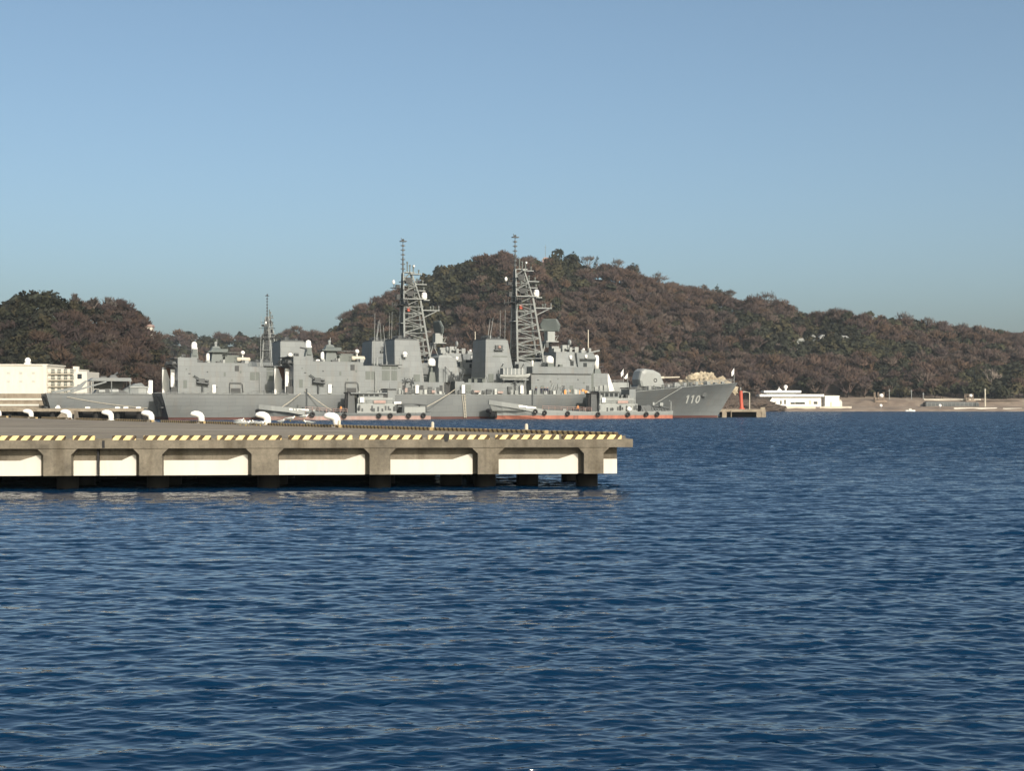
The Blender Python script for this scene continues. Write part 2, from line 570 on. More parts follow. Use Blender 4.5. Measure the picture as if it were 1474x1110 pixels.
jm.build('expansion_joint', M['black'], pier)
dk = MB(); dk.box(pier_s(590), pier_s(604), -.006, .1, 1.8, 2.085); dk.build('patch_stain', M['conc_dark'], pier)
# piles: rows under each pilaster
for (a, b) in pils:
    c = (a + b) / 2
    row = 0
    y = 2.1
    lim = B0.y + (c - B0.x) * (BD.y / BD.x) - .8 if c < B0.x else 3
    while y < min(lim, 22):
        pm = MB()
        rr = .47 if row == 0 else .42
        off = 0 if row == 0 else (.25 if row % 2 else -.1)
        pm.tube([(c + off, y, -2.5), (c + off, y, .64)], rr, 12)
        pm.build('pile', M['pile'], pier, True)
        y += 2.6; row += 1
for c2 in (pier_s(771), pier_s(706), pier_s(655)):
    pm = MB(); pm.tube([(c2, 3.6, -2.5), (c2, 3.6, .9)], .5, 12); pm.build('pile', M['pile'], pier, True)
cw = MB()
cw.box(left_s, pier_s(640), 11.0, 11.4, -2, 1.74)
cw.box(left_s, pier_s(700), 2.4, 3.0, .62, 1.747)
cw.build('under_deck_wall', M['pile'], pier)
# kerbs: each segment is a part of the pier
def kerb_profile(m, a, b, y0, wd=.26, z0=DECK, z1=DECK + .18, e=.035):
    rings = []
    for s, q in ((a, e), (a + e, 0), (b - e, 0), (b, e)):
        rings.append([(s, y0 + q, z0), (s, y0 + q, z1 - e - q * .3), (s, y0 + e + q * .5, z1 - q * .6), (s, y0 + wd - e - q * .5, z1 - q * .6), (s, y0 + wd - q, z1 - e - q * .3), (s, y0 + wd - q, z0)])
    m.loft(rings)
front_breaks = [-240, -125, -118, -20, -12, 93, 104, 135.5, 161, 195, 206, 303, 312, 405, 415, 507, 517, 608, 616, 705, 713, 805, 809, 895]
for i in range(0, len(front_breaks), 2):
    m = MB(); kerb_profile(m, pier_s(front_breaks[i]), pier_s(front_breaks[i + 1]), .03)
    m.build('kerb', M['stripe'], pier)
# low concrete between kerb segments
for i in range(1, len(front_breaks) - 1, 2):
    m = MB(); m.box(pier_s(front_breaks[i]) + .01, pier_s(front_breaks[i + 1]) - .01, .08, .24, DECK + .003, DECK + .06); m.build('kerb_gap_filler', M['conc'], pier)
# stain on the kerb where a rubber strip hangs down
m = MB(); kx = pier_s(643)
m.loft([[(kx - .09, -.012, DECK - .1), (kx + .03, -.012, DECK - .1), (kx + .03, .02, DECK - .1), (kx - .09, .02, DECK - .1)],
        [(kx - .11, -.0, DECK + .02), (kx + .10, -.0, DECK + .02), (kx + .10, .05, DECK + .02), (kx - .11, .05, DECK + .02)],
        [(kx - .10, .012, DECK + .2), (kx + .12, .012, DECK + .2), (kx + .12, .05, DECK + .2), (kx - .10, .05, DECK + .2)],
        [(kx - .06, .03, DECK + .27), (kx + .06, .03, DECK + .27), (kx + .06, .2, DECK + .27), (kx - .06, .2, DECK + .27)]])
m.build('rubber_strip', M['black'], pier)
# back kerb, with its own frame so that the stripes run along it
bang = math.atan2(BD.y, BD.x)
t = .2
segs = []
while t < 118:
    L_ = 5.4 if t < 50 else 9.5
    segs.append((t, t + L_)); t += L_ + (.35 if t < 50 else 2.1)
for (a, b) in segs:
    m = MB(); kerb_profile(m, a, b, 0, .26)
    o = m.build('kerb', M['stripe_shaded'], pier)
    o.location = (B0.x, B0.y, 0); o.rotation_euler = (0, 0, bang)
# small yellow kerb markers
for tt in (17.6, 29.4, 8.0):
    p = B0 + BD * tt
    m = MB(); m.tube([(p.x, p.y, DECK), (p.x, p.y, DECK + .40)], .09, 8); m.sphere((p.x, p.y, DECK + .40), .09, 8, 3, lo=0)
    m.build('kerb_marker', M['tan'], pier)

# bollards along the back edge
def bollard_mesh():
    m = MB()
    m.tube([(0, 0, 0), (0, 0, .05)], .30, 14)
    path = [(0, 0, .05), (0, 0, .30), (-.03, 0, .48), (-.12, 0, .62), (-.25, 0, .69), (-.44, 0, .72), (-.60, 0, .70), (-.70, 0, .66)]
    m.tube(path, [.21, .21, .23, .25, .25, .225, .17, .06], 14)
    return m
bm0 = bollard_mesh()
bol_lab = ['white bent mooring bollard nearest the striped right end of the pier',
           'white bent mooring bollard right beside the flock of gulls',
           'white bent mooring bollard third from the right in the row on the pier',
           'white bent mooring bollard in front of the dark transom of the nearer warship',
           'white bent mooring bollard standing before the dark piles of the farther quay',
           'white bent mooring bollard third from the left on the pier',
           'white bent mooring bollard second from the left beside a brown ramp',
           'white bent mooring bollard cut by the left edge of the picture']
bol_px = [485, 385, 290, 218, 160, 100, 45, -1]
bol0 = None
for lab, px in zip(bol_lab, bol_px):
    # intersection of the back-edge line with that bearing
    k = (px - CX) / F
    A = Vector((5.10, 69.0)); D = Vector((-56.7, 164.0)) - A
    tt = (k * A.y - A.x) / (D.x - k * D.y)
    p = A + D * tt
    if bol0 is None:
        bol0 = thing('mooring_bollard', lab, 'bollard', (0, 0, 0), 0, 'white bollards along the far edge of the pier')
        bm0.build('bollard_post', M['white'], bol0, True)
        q = MB(); q.tube([(0, 0, 0), (0, 0, .035)], .40, 14); q.build('base_plate', M['conc'], bol0)
        o = bol0
    else:
        o = copy_tree(bol0)
    o['label'] = lab
    o.location = (p.x, p.y, DECK + .012); o.rotation_euler = (0, 0, R(12)); o.scale = (1.18, 1.18, 1.02)
rp = MB()
pr = [Vector(((px - CX) / F * Y, Y, z)) for px, Y, z in ((372, 107, 2.15), (382, 104, 2.3), (392, 102, 2.2), (404, 101, 2.14), (415, 100, 2.15))]
rp.tube(pr, .035, 6)
tag(rp.build('mooring_rope', M['rope']), 'coiled pale rope lying at the foot of a bollard among the gulls', 'rope')

# gulls resting on the deck edge
def gull_mesh():
    m = MB()
    prof = [(-.30, .02, .17), (-.2, .05, .17), (-.08, .085, .17), (.05, .095, .175), (.14, .075, .19), (.19, .045, .23), (.215, .05, .27), (.25, .04, .285), (.275, .012, .28)]
    m.loft([[(x, r * math.cos(t), z + r * math.sin(t)) for t in [2 * math.pi * i / 8 for i in range(8)]] for x, r, z in prof], 0)
    m.tube([(.27, 0, .278), (.33, 0, .268)], [.014, .005], 5, 2)
    for s in (-1, 1):
        m.loft([[(x, s * y + dx, z) for dx, z in ((-.012, z0), (.012, z0), (.012, z1), (-.012, z1))] for x, y, z0, z1 in ((-.40, .012, .185, .2), (-.2, .07, .14, .23), (.02, .10, .13, .25), (.10, .085, .15, .22))], 1)
        m.tube([(-.01, s * .035, 0), (-.01, s * .035, .1)], .008, 5, 2)
    return m
gm = gull_mesh().mesh('gull', [M['white'], M['upper2'], M['yellow']], True)
gl = [(345, 608, 20, 'pale gull on the kerb left of the flock, apart from the others'),
      (346, 611.5, 20, None), (354, 612, 35, None), (358, 611.8, 170, None), (369, 611.5, 160, None), (375, 612, 20, None),
      (405, 609.5, 60, 'gull standing just right of the second largest bollard'),
      (418, 610, 30, 'gull on the deck just left of the gull perched on the kerb'),
      (438, 605.5, 20, 'gull perched on the kerb between the two largest bollards'),
      (444, 611.2, 170, 'white gull on the deck nearest the largest bollard')]
for px, py, ang, lab in gl:
    Y = F * (CAMH - DECK) / (py + 2 - YH)
    o = link('seagull', gm)
    tag(o, lab or 'white gull sitting in the tight flock on the pier left of a bollard', 'gull', 'gulls resting on the pier')
    o.location = ground_pt(px, Y, DECK + .012 + (.23 if lab and 'kerb' in lab and 'perched' in lab else 0)); o.rotation_euler = (0, 0, R(ang)); o.scale = (1.25,) * 3

# ------------------------------------------------------------------ the destroyers
TH = R(22.0)
SHIP_P = Vector((-80.324, 334.39, 0))
SU = Vector((math.cos(TH), math.sin(TH), 0)); SN = Vector((-math.sin(TH), math.cos(TH), 0))

ST = [  # x at deck, half breadth deck, deck height, half breadth water, mid-height half breadth
    (0, 7.4, 6.0, 6.3, 7.1), (6, 7.9, 5.97, 7.1, 7.7), (18, 8.4, 5.9, 8.0, 8.3), (35, 8.7, 5.85, 8.5, 8.65), (60, 8.7, 5.85, 8.6, 8.7), (85, 8.7, 5.9, 8.2, 8.6),
    (100, 8.6, 6.0, 7.2, 8.2), (110, 8.3, 6.35, 5.9, 7.4), (118, 7.9, 6.85, 4.6, 6.4), (126, 7.1, 7.55, 3.2, 5.1), (133, 6.0, 8.1, 2.0, 3.7), (139, 4.6, 8.55, 1.1, 2.5), (144, 3.1, 8.85, .5, 1.45), (148, 1.6, 9.05, .2, .65), (150.9, .18, 9.2, .05, .08)]


def st_at(x):
    for a, b in zip(ST, ST[1:]):
        if a[0] <= x <= b[0]:
            t = (x - a[0]) / (b[0] - a[0])
            return [p + (q - p) * t for p, q in zip(a, b)]
    return list(ST[-1])


def xw(xd):
    return 1.7 + xd * (144.6 - 1.7) / 150.9


def hull_pt(x, z):
    """starboard skin point for a deck station x and a height z"""
    _, hd, zd, hw, hm = st_at(x)
    t = z / zd
    # quadratic through (0,hw), (.5,hm), (1,hd)
    y = hw * 2 * (t - .5) * (t - 1) + hm * -4 * t * (t - 1) + hd * 2 * t * (t - .5)
    xx = xw(x) + (x - xw(x)) * t
    return Vector((xx, -y, z))


def deck_z(x):
    return st_at(x)[2]


def face_box(m, x0, x1, z0, z1, y, d=.05, mi=0):
    return m.box(x0, x1, y - d, y + .04, z0, z1, mi)


def build_destroyer(label, group):
    T = thing('destroyer', label, 'warship', SHIP_P, TH, group)
    # hull: side strakes, transom, deck
    m = MB()
    xs = [0, 3, 6, 12, 18, 26, 35, 47, 60, 72, 85, 93, 100, 105, 110, 114, 118, 122, 126, 130, 133, 136, 139, 142, 144, 146, 148, 149.5, 150.9]
    zt = [0.0, .16, .33, .5, .66, .82, 1.0]
    for sgn in (-1, 1):
        rows = []
        for x in xs:
            zd = deck_z(x); r = []
            lo = hull_pt(x, .55)
            for t in zt:
                z = .55 + (zd - .55) * t
                p = hull_pt(x, z); r.append((p.x, sgn * -p.y, p.z))
            rows.append(r)
        m.loft(rows, 0, cap=False, close=False)
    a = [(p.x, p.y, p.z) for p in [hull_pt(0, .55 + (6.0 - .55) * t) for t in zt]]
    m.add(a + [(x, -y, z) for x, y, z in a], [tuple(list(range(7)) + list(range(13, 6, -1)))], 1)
    for i in range(len(xs) - 1):
        p, q = hull_pt(xs[i], deck_z(xs[i])), hull_pt(xs[i + 1], deck_z(xs[i + 1]))
        m.add([p, q, (q.x, -q.y, q.z), (p.x, -p.y, p.z)], [(0, 1, 2, 3)], 2)
    hull = m.build('hull', [M['hull'], M['stern'], M['deck']], T)
    m = MB()
    for sgn in (-1, 1):
        rows = []
        for x in xs:
            r = []
            for z in (-1.5, -.5, .25, .55):
                p = hull_pt(x, max(z, 0)); r.append((p.x, sgn * -p.y, z))
            rows.append(r)
        m.loft(rows[:], 0, cap=False, close=False)
    a = [hull_pt(0, z) for z in (.0, .55)]
    m.add([(a[0].x, a[0].y, -1.5), (a[0].x, -a[0].y, -1.5), (a[1].x, -a[1].y, .55), (a[1].x, a[1].y, .55)], [(0, 1, 2, 3)], 0)
    m.build('boot_topping', M['bootred'], hull)
    # rubbing strake / knuckle and scuttles
    m = MB()
    m.tube([hull_pt(x, deck_z(x) - .12) + Vector((0, -.03, 0)) for x in xs[1:-1]], .07, 5)
    m.tube([hull_pt(131.2, 8.0) + Vector((0, -.03, 0)), hull_pt(128.6, 5.6) + Vector((0, -.03, 0)), hull_pt(126.3, 3.4) + Vector((0, -.03, 0))], .09, 5)
    m.build('rubbing_strake', M['upper2'], hull)
    # transom opening frames
    m = MB()
    for y0, y1, z0, z1 in ((-5.6, -1.2, 3.2, 5.4), (1.2, 5.6, 3.2, 5.4)):
        for (p, q) in (((y0, z0), (y1, z0)), ((y0, z1), (y1, z1)), ((y0, z0), (y0, z1)), ((y1, z0), (y1, z1))):
            m.tube([(1.6 - p[1] * .285 - .1, p[0], p[1]), (1.6 - q[1] * .285 - .1, q[0], q[1])], .09, 5)
    m.box(.2, .9, -1.1, -.6, .8, 5.6); m.box(.0, .5, -6.6, -1.3, 2.7, 2.9)
    m.build('transom_frame', M['mid'], hull)
    # hull number
    m = MB()
    def onh(x, z):
        return hull_pt(x, z) + Vector((0, -.05, 0))
    def onh(xr, z):                    # xr is the true distance along the hull
        a, b = xr - 2, xr + 9
        for _ in range(30):
            c = (a + b) / 2
            if hull_pt(min(c, 150.8), z).x < xr: a = c
            else: b = c
        return hull_pt(min(a, 150.8), z) + Vector((0, -.05, 0))
    def stroke(x0, x1, z0, z1):
        m.add([onh(x0, z0), onh(x1, z0), onh(x1, z1), onh(x0, z1)], [(0, 1, 2, 3)])
    z0, z1 = 3.75, 5.85
    for xa in (133.9, 135.6):
        stroke(xa, xa + .46, z0, z1)
        m.add([onh(xa, z1), onh(xa, z1 - .5), onh(xa - .38, z1 - .62), onh(xa - .38, z1 - .34)], [(0, 1, 2, 3)])
    cx_, cz_ = 137.6, (z0 + z1) / 2
    out, inn = [], []
    for i in range(20):
        t = 2 * math.pi * i / 20
        out.append(onh(cx_ + .74 * math.cos(t), cz_ + 1.05 * math.sin(t))); inn.append(onh(cx_ + .30 * math.cos(t), cz_ + .64 * math.sin(t)))
    m.add(out + inn, [(i, (i + 1) % 20, 20 + (i + 1) % 20, 20 + i) for i in range(20)])
    m.build('hull_number', M['number'], hull)
    m = MB()
    for x, zz in ((141, 6.0),):
        p = hull_pt(x, zz); m.box(p.x - .6, p.x + .6, p.y - .35, p.y + .1, zz - .5, zz + .5)
    m.build('anchor', M['mid'], hull)

    # guard rails
    rx = [x for x in np.arange(103, 149.6, 1.55)]
    for sgn in (-1, 1):
        m = MB()
        for zz in (.42, .72, 1.02):
            m.tube([(hull_pt(x, deck_z(x)).x, sgn * -(hull_pt(x, deck_z(x)).y + .25), deck_z(x) + zz) for x in rx], .03, 4)
        for x in rx:
            p = hull_pt(x, deck_z(x)); m.tube([(p.x, sgn * -(p.y + .25), p.z), (p.x, sgn * -(p.y + .25), p.z + 1.05)], .035, 4)
        m.build('guard_rail', M['upper2'], T)
        m = MB(); rx2 = np.arange(1, 29, 1.8)
        for x in rx2:   # lowered flight-deck nets
            p = hull_pt(x, deck_z(x)); m.tube([(p.x, sgn * -(p.y), p.z - .05), (p.x, sgn * -(p.y - .9), p.z + .22)], .035, 4)
        m.tube([(hull_pt(x, deck_z(x)).x, sgn * -(hull_pt(x, deck_z(x)).y - .9), deck_z(x) + .22) for x in rx2], .035, 4)
        m.build('deck_edge_net', M['upper2'], T)
        for x0, x1 in ((47, 65), (69, 88)):
            m = MB(); xr = np.arange(x0, x1, 1.5)
            for zz in (.5, 1.0):
                m.tube([(x, sgn * 8.5, 5.87 + zz) for x in xr], .03, 4)
            for x in xr:
                m.tube([(x, sgn * 8.5, 5.87), (x, sgn * 8.5, 6.9)], .03, 4)
            m.build('guard_rail', M['upper2'], T)

    # hangar with open door, wing wall, roof brackets
    D0 = 5.86
    m = MB()
    m.box(29.5, 46, -8.25, -4.4, D0, 13.35); m.box(29.48, 34.02, -8.27, 3.62, 12.9, 14.5)
    m.box(29.6, 46, -4.401, 3.58, 12.2, 13.345); m.box(38, 46, -4.4, 3.6, D0, 12.2); m.box(27.6, 38, 3.0, 3.6, D0, 12.4)
    m.box(46, 49, -8.0, 3.4, D0, 12.5)
    hg = m.build('hangar', M['upper'], T)
    m = MB(); m.prism([(27.62, D0 + .1), (30.4, D0 + .1), (30.4, 7.6), (29.9, 7.9), (28.6, 11.9), (27.62, 11.9)], 2.9, 2.998)
    m.build('hangar_sunlit_patch', M['white'], hg)  # white cut to the slanted outline of the sunlit part of the wall
    m = MB(); m.box(28.5, 29.45, -4.35, -3.75, D0, 11.8); m.build('door_post', M['white'], hg)
    m = MB(); m.box(36.5, 37.9, -4.3, 2.8, D0, 12.1); m.box(28.4, 36.5, 2.93, 2.985, D0, 12.3); m.box(29.6, 36.5, -4.38, -4.33, D0, 12.1); m.build('hangar_back_wall', M['interior_shade'], hg)  # dark lining paints in the shade of the hangar interior
    m = MB(); m.box(28.1, 29.48, -8.0, 3.3, 12.95, 13.1)
    for y in (-7.6, -5.5, -3.4, -1.2, 1.0, 3.0):
        m.tube([(29.4, y, 11.9), (28.2, y, 12.95)], .08, 5)
    for y in (-7, -4.5, -2, .5, 2.5):
        m.box(28.4, 29.2, y - .45, y + .45, 13.1, 13.6 + .5 * ((y * 7) % 1))
    m.box(28.6, 29.46, -8.1, 3.4, 14.3, 14.48)
    m.build('landing_control_platform', M['mid'], hg)
    m = MB()
    for y in (-6.3, 1.6):
        m.box(29.2, 29.45, y - .5, y + .5, 7.0, 9.2)
    m.box(28.0, 29.4, -7.9, -6.9, D0, 7.6); m.build('aft_locker', M['dark'], hg)
    # side fittings of the hangar
    m = MB()
    for x, z, w_, h_ in ((33.2, 9.8, .5, .35), (31.5, 11.6, .3, .3), (40.5, 10.2, .45, .9), (42.2, 9.0, .3, .5), (44.3, 10.9, .35, .6), (31.2, 7.3, .9, 1.9)):
        m = MB(); face_box(m, x - w_ / 2, x + w_ / 2, z, z + h_, -8.26); m.build('hangar_hatch', M['louvre'], hg)
    # torpedo tubes with davit (the dark shape low on the hangar side)
    m = MB()
    for k, (yy, zz) in enumerate(((-8.9, 8.9), (-9.3, 8.2), (-8.5, 8.2))):
        m.tube([(33.8, yy, zz + .5), (36.6, yy, zz + .1)], .27, 10)
    m.tube([(35.2, -8.6, 5.9), (35.2, -8.6, 8.0)], .22, 8)
    m.box(34.2, 35.6, -9.3, -8.5, 8.7, 9.6); m.tube([(34.6, -8.7, 9.4), (33.2, -8.9, 10.3)], .12, 6)
    m.build('torpedo_tubes', M['mid'], T)
    # hand rail frame beside the tubes
    m = MB(); m.tube([(41.6, -8.7, 8.6), (44.2, -8.7, 8.6), (44.6, -8.7, 8.3), (44.8, -8.7, 6.2)], .08, 6); m.tube([(41.6, -8.7, 8.6), (41.6, -8.7, 6.0)], .07, 6)
    m.box(42, 44.2, -8.6, -8.32, 6.2, 7.3); m.build('side_frame', M['dark'], T)
    bits('white_locker', [(x - .38, x + .38, -8.75, -8.3 if x < 50 else -8.0, z, z + h_) for x, z, h_ in ((37.9, 6.1, 2.0), (59.0, 6.1, 1.9), (70.6, 6.1, 2.0), (85.7, 6.1, 2.0))], M['white'], T)
    # close-in gun on the hangar roof
    g = link('close_in_gun', None, T); g.location = (34.2, -3.2, 14.5)
    m = MB(); m.frustum(-.9, .9, -.9, .9, 0, -.7, .7, -.7, .7, 1.3); m.box(-.55, .55, -1.1, 1.1, .5, 2.2); m.build('gun_mount', M['teal'], g)
    m = MB(); m.tube([(0, 0, 1.5), (0, 0, 3.3)], .68, 16); m.sphere((0, 0, 3.3), .68, 16, 5, lo=0); m.box(-.2, .7, -.5, .5, 1.2, 2.6); m.build('radar_cover', M['white'], g, True)
    m = MB(); m.tube([(-.4, 0, 1.9), (-2.0, 0, 2.2)], .16, 8); m.build('gun_barrel', M['dark'], g)

    # aft fire control tower, rafts, domes
    m = MB()
    m.frustum(38.1, 41.0, -3.9, -.6, 13.35, 38.5, 40.7, -3.5, -1.0, 16.0); m.box(37.2, 41.8, -4.5, 0, 16.0, 16.25); m.box(41.0, 44.6, -2.6, -.6, 13.35, 15.2); m.box(38.9, 42.6, -1.6, .4, 16.25, 16.9)
    m.frustum(38.0, 40.9, -3.7, -.9, 16.25, 38.9, 40.1, -2.8, -1.8, 17.5)
    fc = m.build('director_tower', M['teal'], T)
    m = MB(); m.tube([(39.5, -2.3, 17.5), (39.5, -2.3, 18.3)], .3, 8); m.sphere((39.5, -2.3, 18.2), .42, 8, 6); m.tube([(39.9, -1.6, 17.3), (39.9, -1.6, 19.2)], .08, 5); m.box(38.6, 40.4, -3.0, -1.6, 16.9, 17.3); m.build('antenna_head', M['upper2'], fc)
    m = MB(); m.tube([(37.2, -4.6, 13.36), (37.2, -4.6, 15.3)], .42, 12); m.sphere((37.2, -4.6, 15.3), .42, 12, 4, lo=0); m.build('satellite_dome', M['white'], T, True)
    m = MB(); m.sphere((45.6, -4.4, 15.9), .52, 12, 8); m.tube([(45.6, -4.4, 13.3), (45.6, -4.4, 15.5)], .12, 6); m.build('satellite_dome', M['white'], T, True)
    m = MB(); m.tube([(43.9, -5.5, 14.25), (44.1, -5.5, 14.25), (47.0, -5.5, 14.25), (47.2, -5.5, 14.25)], [.25, .55, .55, .25], 12); m.build('raft_canister', M['tan'], T, True)
    m = MB(); m.box(41.2, 43.4, -5, -2.6, 13.35, 14.9); m.box(42.0, 45.4, -3, 0, 13.35, 15.4)
    m.tube([(41.6, -5.4, 15.9), (45.0, -5.4, 15.9), (45.0, -5.4, 13.4)], .09, 6); m.build('roof_equipment', M['louvre'], T)

    # funnels
    def funnel(xa, xb, XA, XB, zb, zt, hb, ht, dome=None):
        m = MB(); m.frustum(xa, xb, -hb, hb, zb, XA, XB, -ht, ht, zt)
        fn = m.build('funnel', M['upper'], T)
        # darker painted aft panel and cap
        m = MB(); m.box(XA + .25, XB - .25, -ht + .3, ht - .3, zt, zt + .35)
        for y in (-1.8, 0, 1.8):
            m.tube([((XA + XB) / 2 - 1, y, zt + .3), ((XA + XB) / 2 - 1, y, zt + 1.2)], .75, 10)
            m.tube([((XA + XB) / 2 + 1.4, y, zt + .3), ((XA + XB) / 2 + 1.4, y, zt + .9)], .55, 10)
        m.build('exhaust', M['mid'], fn)
        m = MB()
        f = (zt - 3.2 - zb) / (zt - zb); yy = -(hb + (ht - hb) * f)
        m.frustum(xa + 2.0, xb - 2.0, yy - .06, yy + .3, zt - 4.2, XA + 2.0, XB - 1.4, yy + .1, yy + .5, zt - 1.8)
        m.build('intake_grille', M['louvre'], fn)
        return fn
    m = MB(); m.box(49, 61.9, -8.0, 5.5, D0, 8.8); m.box(49, 54.6, -8.0, 5.0, 8.8, 12.6); m.box(54.6, 57.6, -7.2, 5, 8.8, 12.2)
    mid = m.build('midship_house', M['upper'], T)
    m = MB(); m.box(49.9, 55.4, -8.55, -7.9, 12.61, 12.85); m.build('ledge', M['mid'], mid)
    m = MB()
    for x0, x1, z0, z1 in ((50.6, 52.5, 9.1, 11.4), (52.9, 54.3, 9.1, 11.4), (50.6, 52.5, 11.7, 12.4), (52.9, 54.3, 11.7, 12.4), (46.6, 47.8, 9.3, 11.2), (48.0, 48.7, 9.3, 11.2)):
        m = MB(); face_box(m, x0, x1, z0, z1, -8.02); m.build('louvre_panel', M['louvre'], mid)
    for p, q, r_ in (((48.9, -8.4, 6), (48.9, -8.4, 11.2), .14), ((54.9, -8.2, 12.8), (54.9, -8.2, 14.3), .12), ((49.4, -8.1, 12.6), (49.4, -8.1, 14.4), .2)):
        m = MB(); m.tube([p, q], r_, 6); m.build('vent_pipe', M['upper2'], mid)
    f1 = funnel(54.7, 62.0, 54.8, 60.9, 8.8, 18.8, 5.0, 4.4)
    m = MB(); m.tube([(57.0, -4.9, 15.0), (57.0, -5.5, 15.0)], .2, 6); m.tube([(57, -5.5, 14.7), (57, -5.5, 15.4)], .50, 14); m.sphere((57, -5.5, 15.4), .62, 14, 6, lo=-25); m.build('satellite_dome', M['white'], f1, True)
    m = MB(); face_box(m, 59.4, 60.9, 8.9, 10.6, -5.02, .08); m.build('louvre_panel', M['louvre'], f1)
    # fan-like dark fittings and deck gear on the walkways
    rg = random.Random(4)
    m = MB()
    for x in (56.0, 57.4, 58.1, 59.6, 60.8, 62.4, 64.4, 76.0, 77.4, 82.8):
        z = 6.0 + rg.random() * .3; s = .25 + rg.random() * .45
        m.box(x - s, x + s, -8.3, -7.9 + .3 * rg.random() - .05, z, z + .5 + rg.random() * 1.2)
    for x in (56.2, 57.8, 84.2):
        for k in range(6):
            a = k * 1.05 + x
            m.tube([(x, -8.3, 9.0), (x + .9 * math.cos(a), -8.3 - .2 * rg.random(), 9.0 + .8 * math.sin(a))], .12, 5)
        m.tube([(x, -8.2, 6), (x, -8.2, 9)], .12, 6)
    m.build('deck_fittings', M['mid'], T)
    bx = []
    for i in range(40):
        x = rg.uniform(47, 104); q = rg.uniform(.12, .5); z = 5.9
        bx.append((x - q, x + q, -8.45, -8.05, z, z + rg.uniform(.3, 1.4)))
    for i in range(34):
        x = rg.uniform(30, 49); q = rg.uniform(.15, .55); y = rg.uniform(-8, 2.6); z = 14.5 if x < 33.8 else 13.35
        if x < 46: bx.append((x - q, x + q, y - q, y + q, z, z + rg.uniform(.3, 1.1)))
    for i in range(22):
        x = rg.uniform(112, 147); q = rg.uniform(.12, .4); hw = st_at(x)[1] - .7; y = rg.uniform(-hw, hw)
        bx.append((x - q, x + q, y - q, y + q, deck_z(x), deck_z(x) + rg.uniform(.3, 1.0)))
    rg.shuffle(bx)
    bits('deck_fitting', bx[:48], M['upper2'], T); bits('deck_fitting', bx[48:80], M['mid'], T); bits('deck_fitting', bx[80:], M['louvre'], T)
    bits('deck_chest', [(x - .3, x + .3, -8.5, -8.0, 5.9, 5.9 + h_) for x, h_ in ((52.2, .9), (61.2, 1.1), (64.9, .7), (74.9, .8), (79.0, 1.3), (88.0, 1.0), (94.4, .9), (100.2, 1.2), (103.6, .8))], M['number'], T)
    bits('wall_hatch', [(x - w_ / 2, x + w_ / 2, -8.1, -7.9, z, z + h_) for x, z, w_, h_ in ((56.0, 6.1, .8, 1.9), (60.4, 6.1, .8, 1.9), (62.8, 7.2, .4, .4), (58.4, 7.4, .35, .35), (65.2, 6.2, .7, 1.8))], M['dark'], T)
    bits('wall_hatch', [(x - w_ / 2, x + w_ / 2, -8.32, -8.2, z, z + h_) for x, z, w_, h_ in ((43.4, 11.4, 1.0, 1.3), (38.6, 7.4, .3, .3), (36.4, 11.0, .3, .3), (32.2, 10.6, .5, .25))], M['dark'], T)
    bits('wall_hatch', [(x - w_ / 2, x + w_ / 2, -7.98, -7.85, z, z + h_) for x, z, w_, h_ in ((93.6, 8.9, .35, .35), (97.0, 6.2, .8, 1.9), (101.0, 9.4, .35, .35), (103.6, 6.2, .8, 1.9), (90.3, 9.3, .5, .3))], M['mid'], T)
    m = MB()
    for x, z, w_, h_ in ((56.4, 6.3, .6, 1.0), (74.2, 6.3, 1.6, .5), (63.2, 6.2, .9, .6), (80.2, 6.15, 1.4, .5)):
        m = MB(); m.box(x - w_ / 2, x + w_ / 2, -8.5, -8.2, z, z + h_); m.build('red_hose_reel', M['pinkred'], T)

    # midships gap: radome, tall deckhouse, boat bay
    m = MB(); m.tube([(64.2, -4.0, 8.8), (64.2, -4.0, 12.9)], .3, 8); m.frustum(63.2, 65.2, -5, -3, 8.8, 63.6, 64.8, -4.6, -3.4, 11.2); pd = m.build('radome_pedestal', M['louvre'], T)
    m = MB(); m.sphere((64.2, -4.0, 13.7), .95, 16, 10, .95); m.tube([(64.2, -4, 12.7), (64.2, -4, 13.6)], .93, 16); m.build('radome', M['white'], pd, True)
    m = MB()
    m.box(61.9, 66.0, -8.0, 4, D0, 8.75); m.box(68.9, 71.2, -7.6, 4, D0, 9.0); m.box(66.0, 68.9, -4.4, 4, D0, 9.2)
    m.frustum(65.6, 71.4, -4.2, 3.5, 9.0, 66.2, 70.6, -3.4, 3.0, 14.8); m.box(65.0, 67.2, -7, -4.2, 8.75, 12.2)
    bh = m.build('boat_bay_house', M['upper'], T)
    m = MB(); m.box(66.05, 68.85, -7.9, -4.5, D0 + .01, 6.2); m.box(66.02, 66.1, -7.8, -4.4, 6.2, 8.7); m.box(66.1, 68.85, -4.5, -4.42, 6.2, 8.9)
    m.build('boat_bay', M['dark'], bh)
    m = MB(); m.tube([(66.2, -8.2, 6), (66.2, -8.2, 12.4), (68.6, -8.2, 10.0)], .16, 6); m.tube([(70.4, -7.2, 9), (71.4, -7.4, 11.6), (69.4, -7.6, 12.6)], .14, 6)
    for k in range(7):
        x = 68.0 + .55 * k; m.tube([(x, -5.6 + .3 * (k % 3), 8.9), (x + .2, -5.6, 9.8 + .5 * ((k * 7) % 4))], .22, 6)
    m.build('crane', M['mid'], bh)
    m = MB(); m.frustum(66.5, 70.2, -2.5, 2.5, 14.8, 67, 69.6, -2, 2, 15.4); m.tube([(68.9, -1.5, 15.2), (68.9, -1.5, 16.0)], .3, 8); m.loft([[(68.7 + .15 * q, -1.5 + .75 * r * math.cos(t), 16.8 + .75 * r * math.sin(t)) for t in [2 * math.pi * i / 14 for i in range(14)]] for q, r in ((0, .5), (1, .9), (2.4, 1.0), (3, .96))])
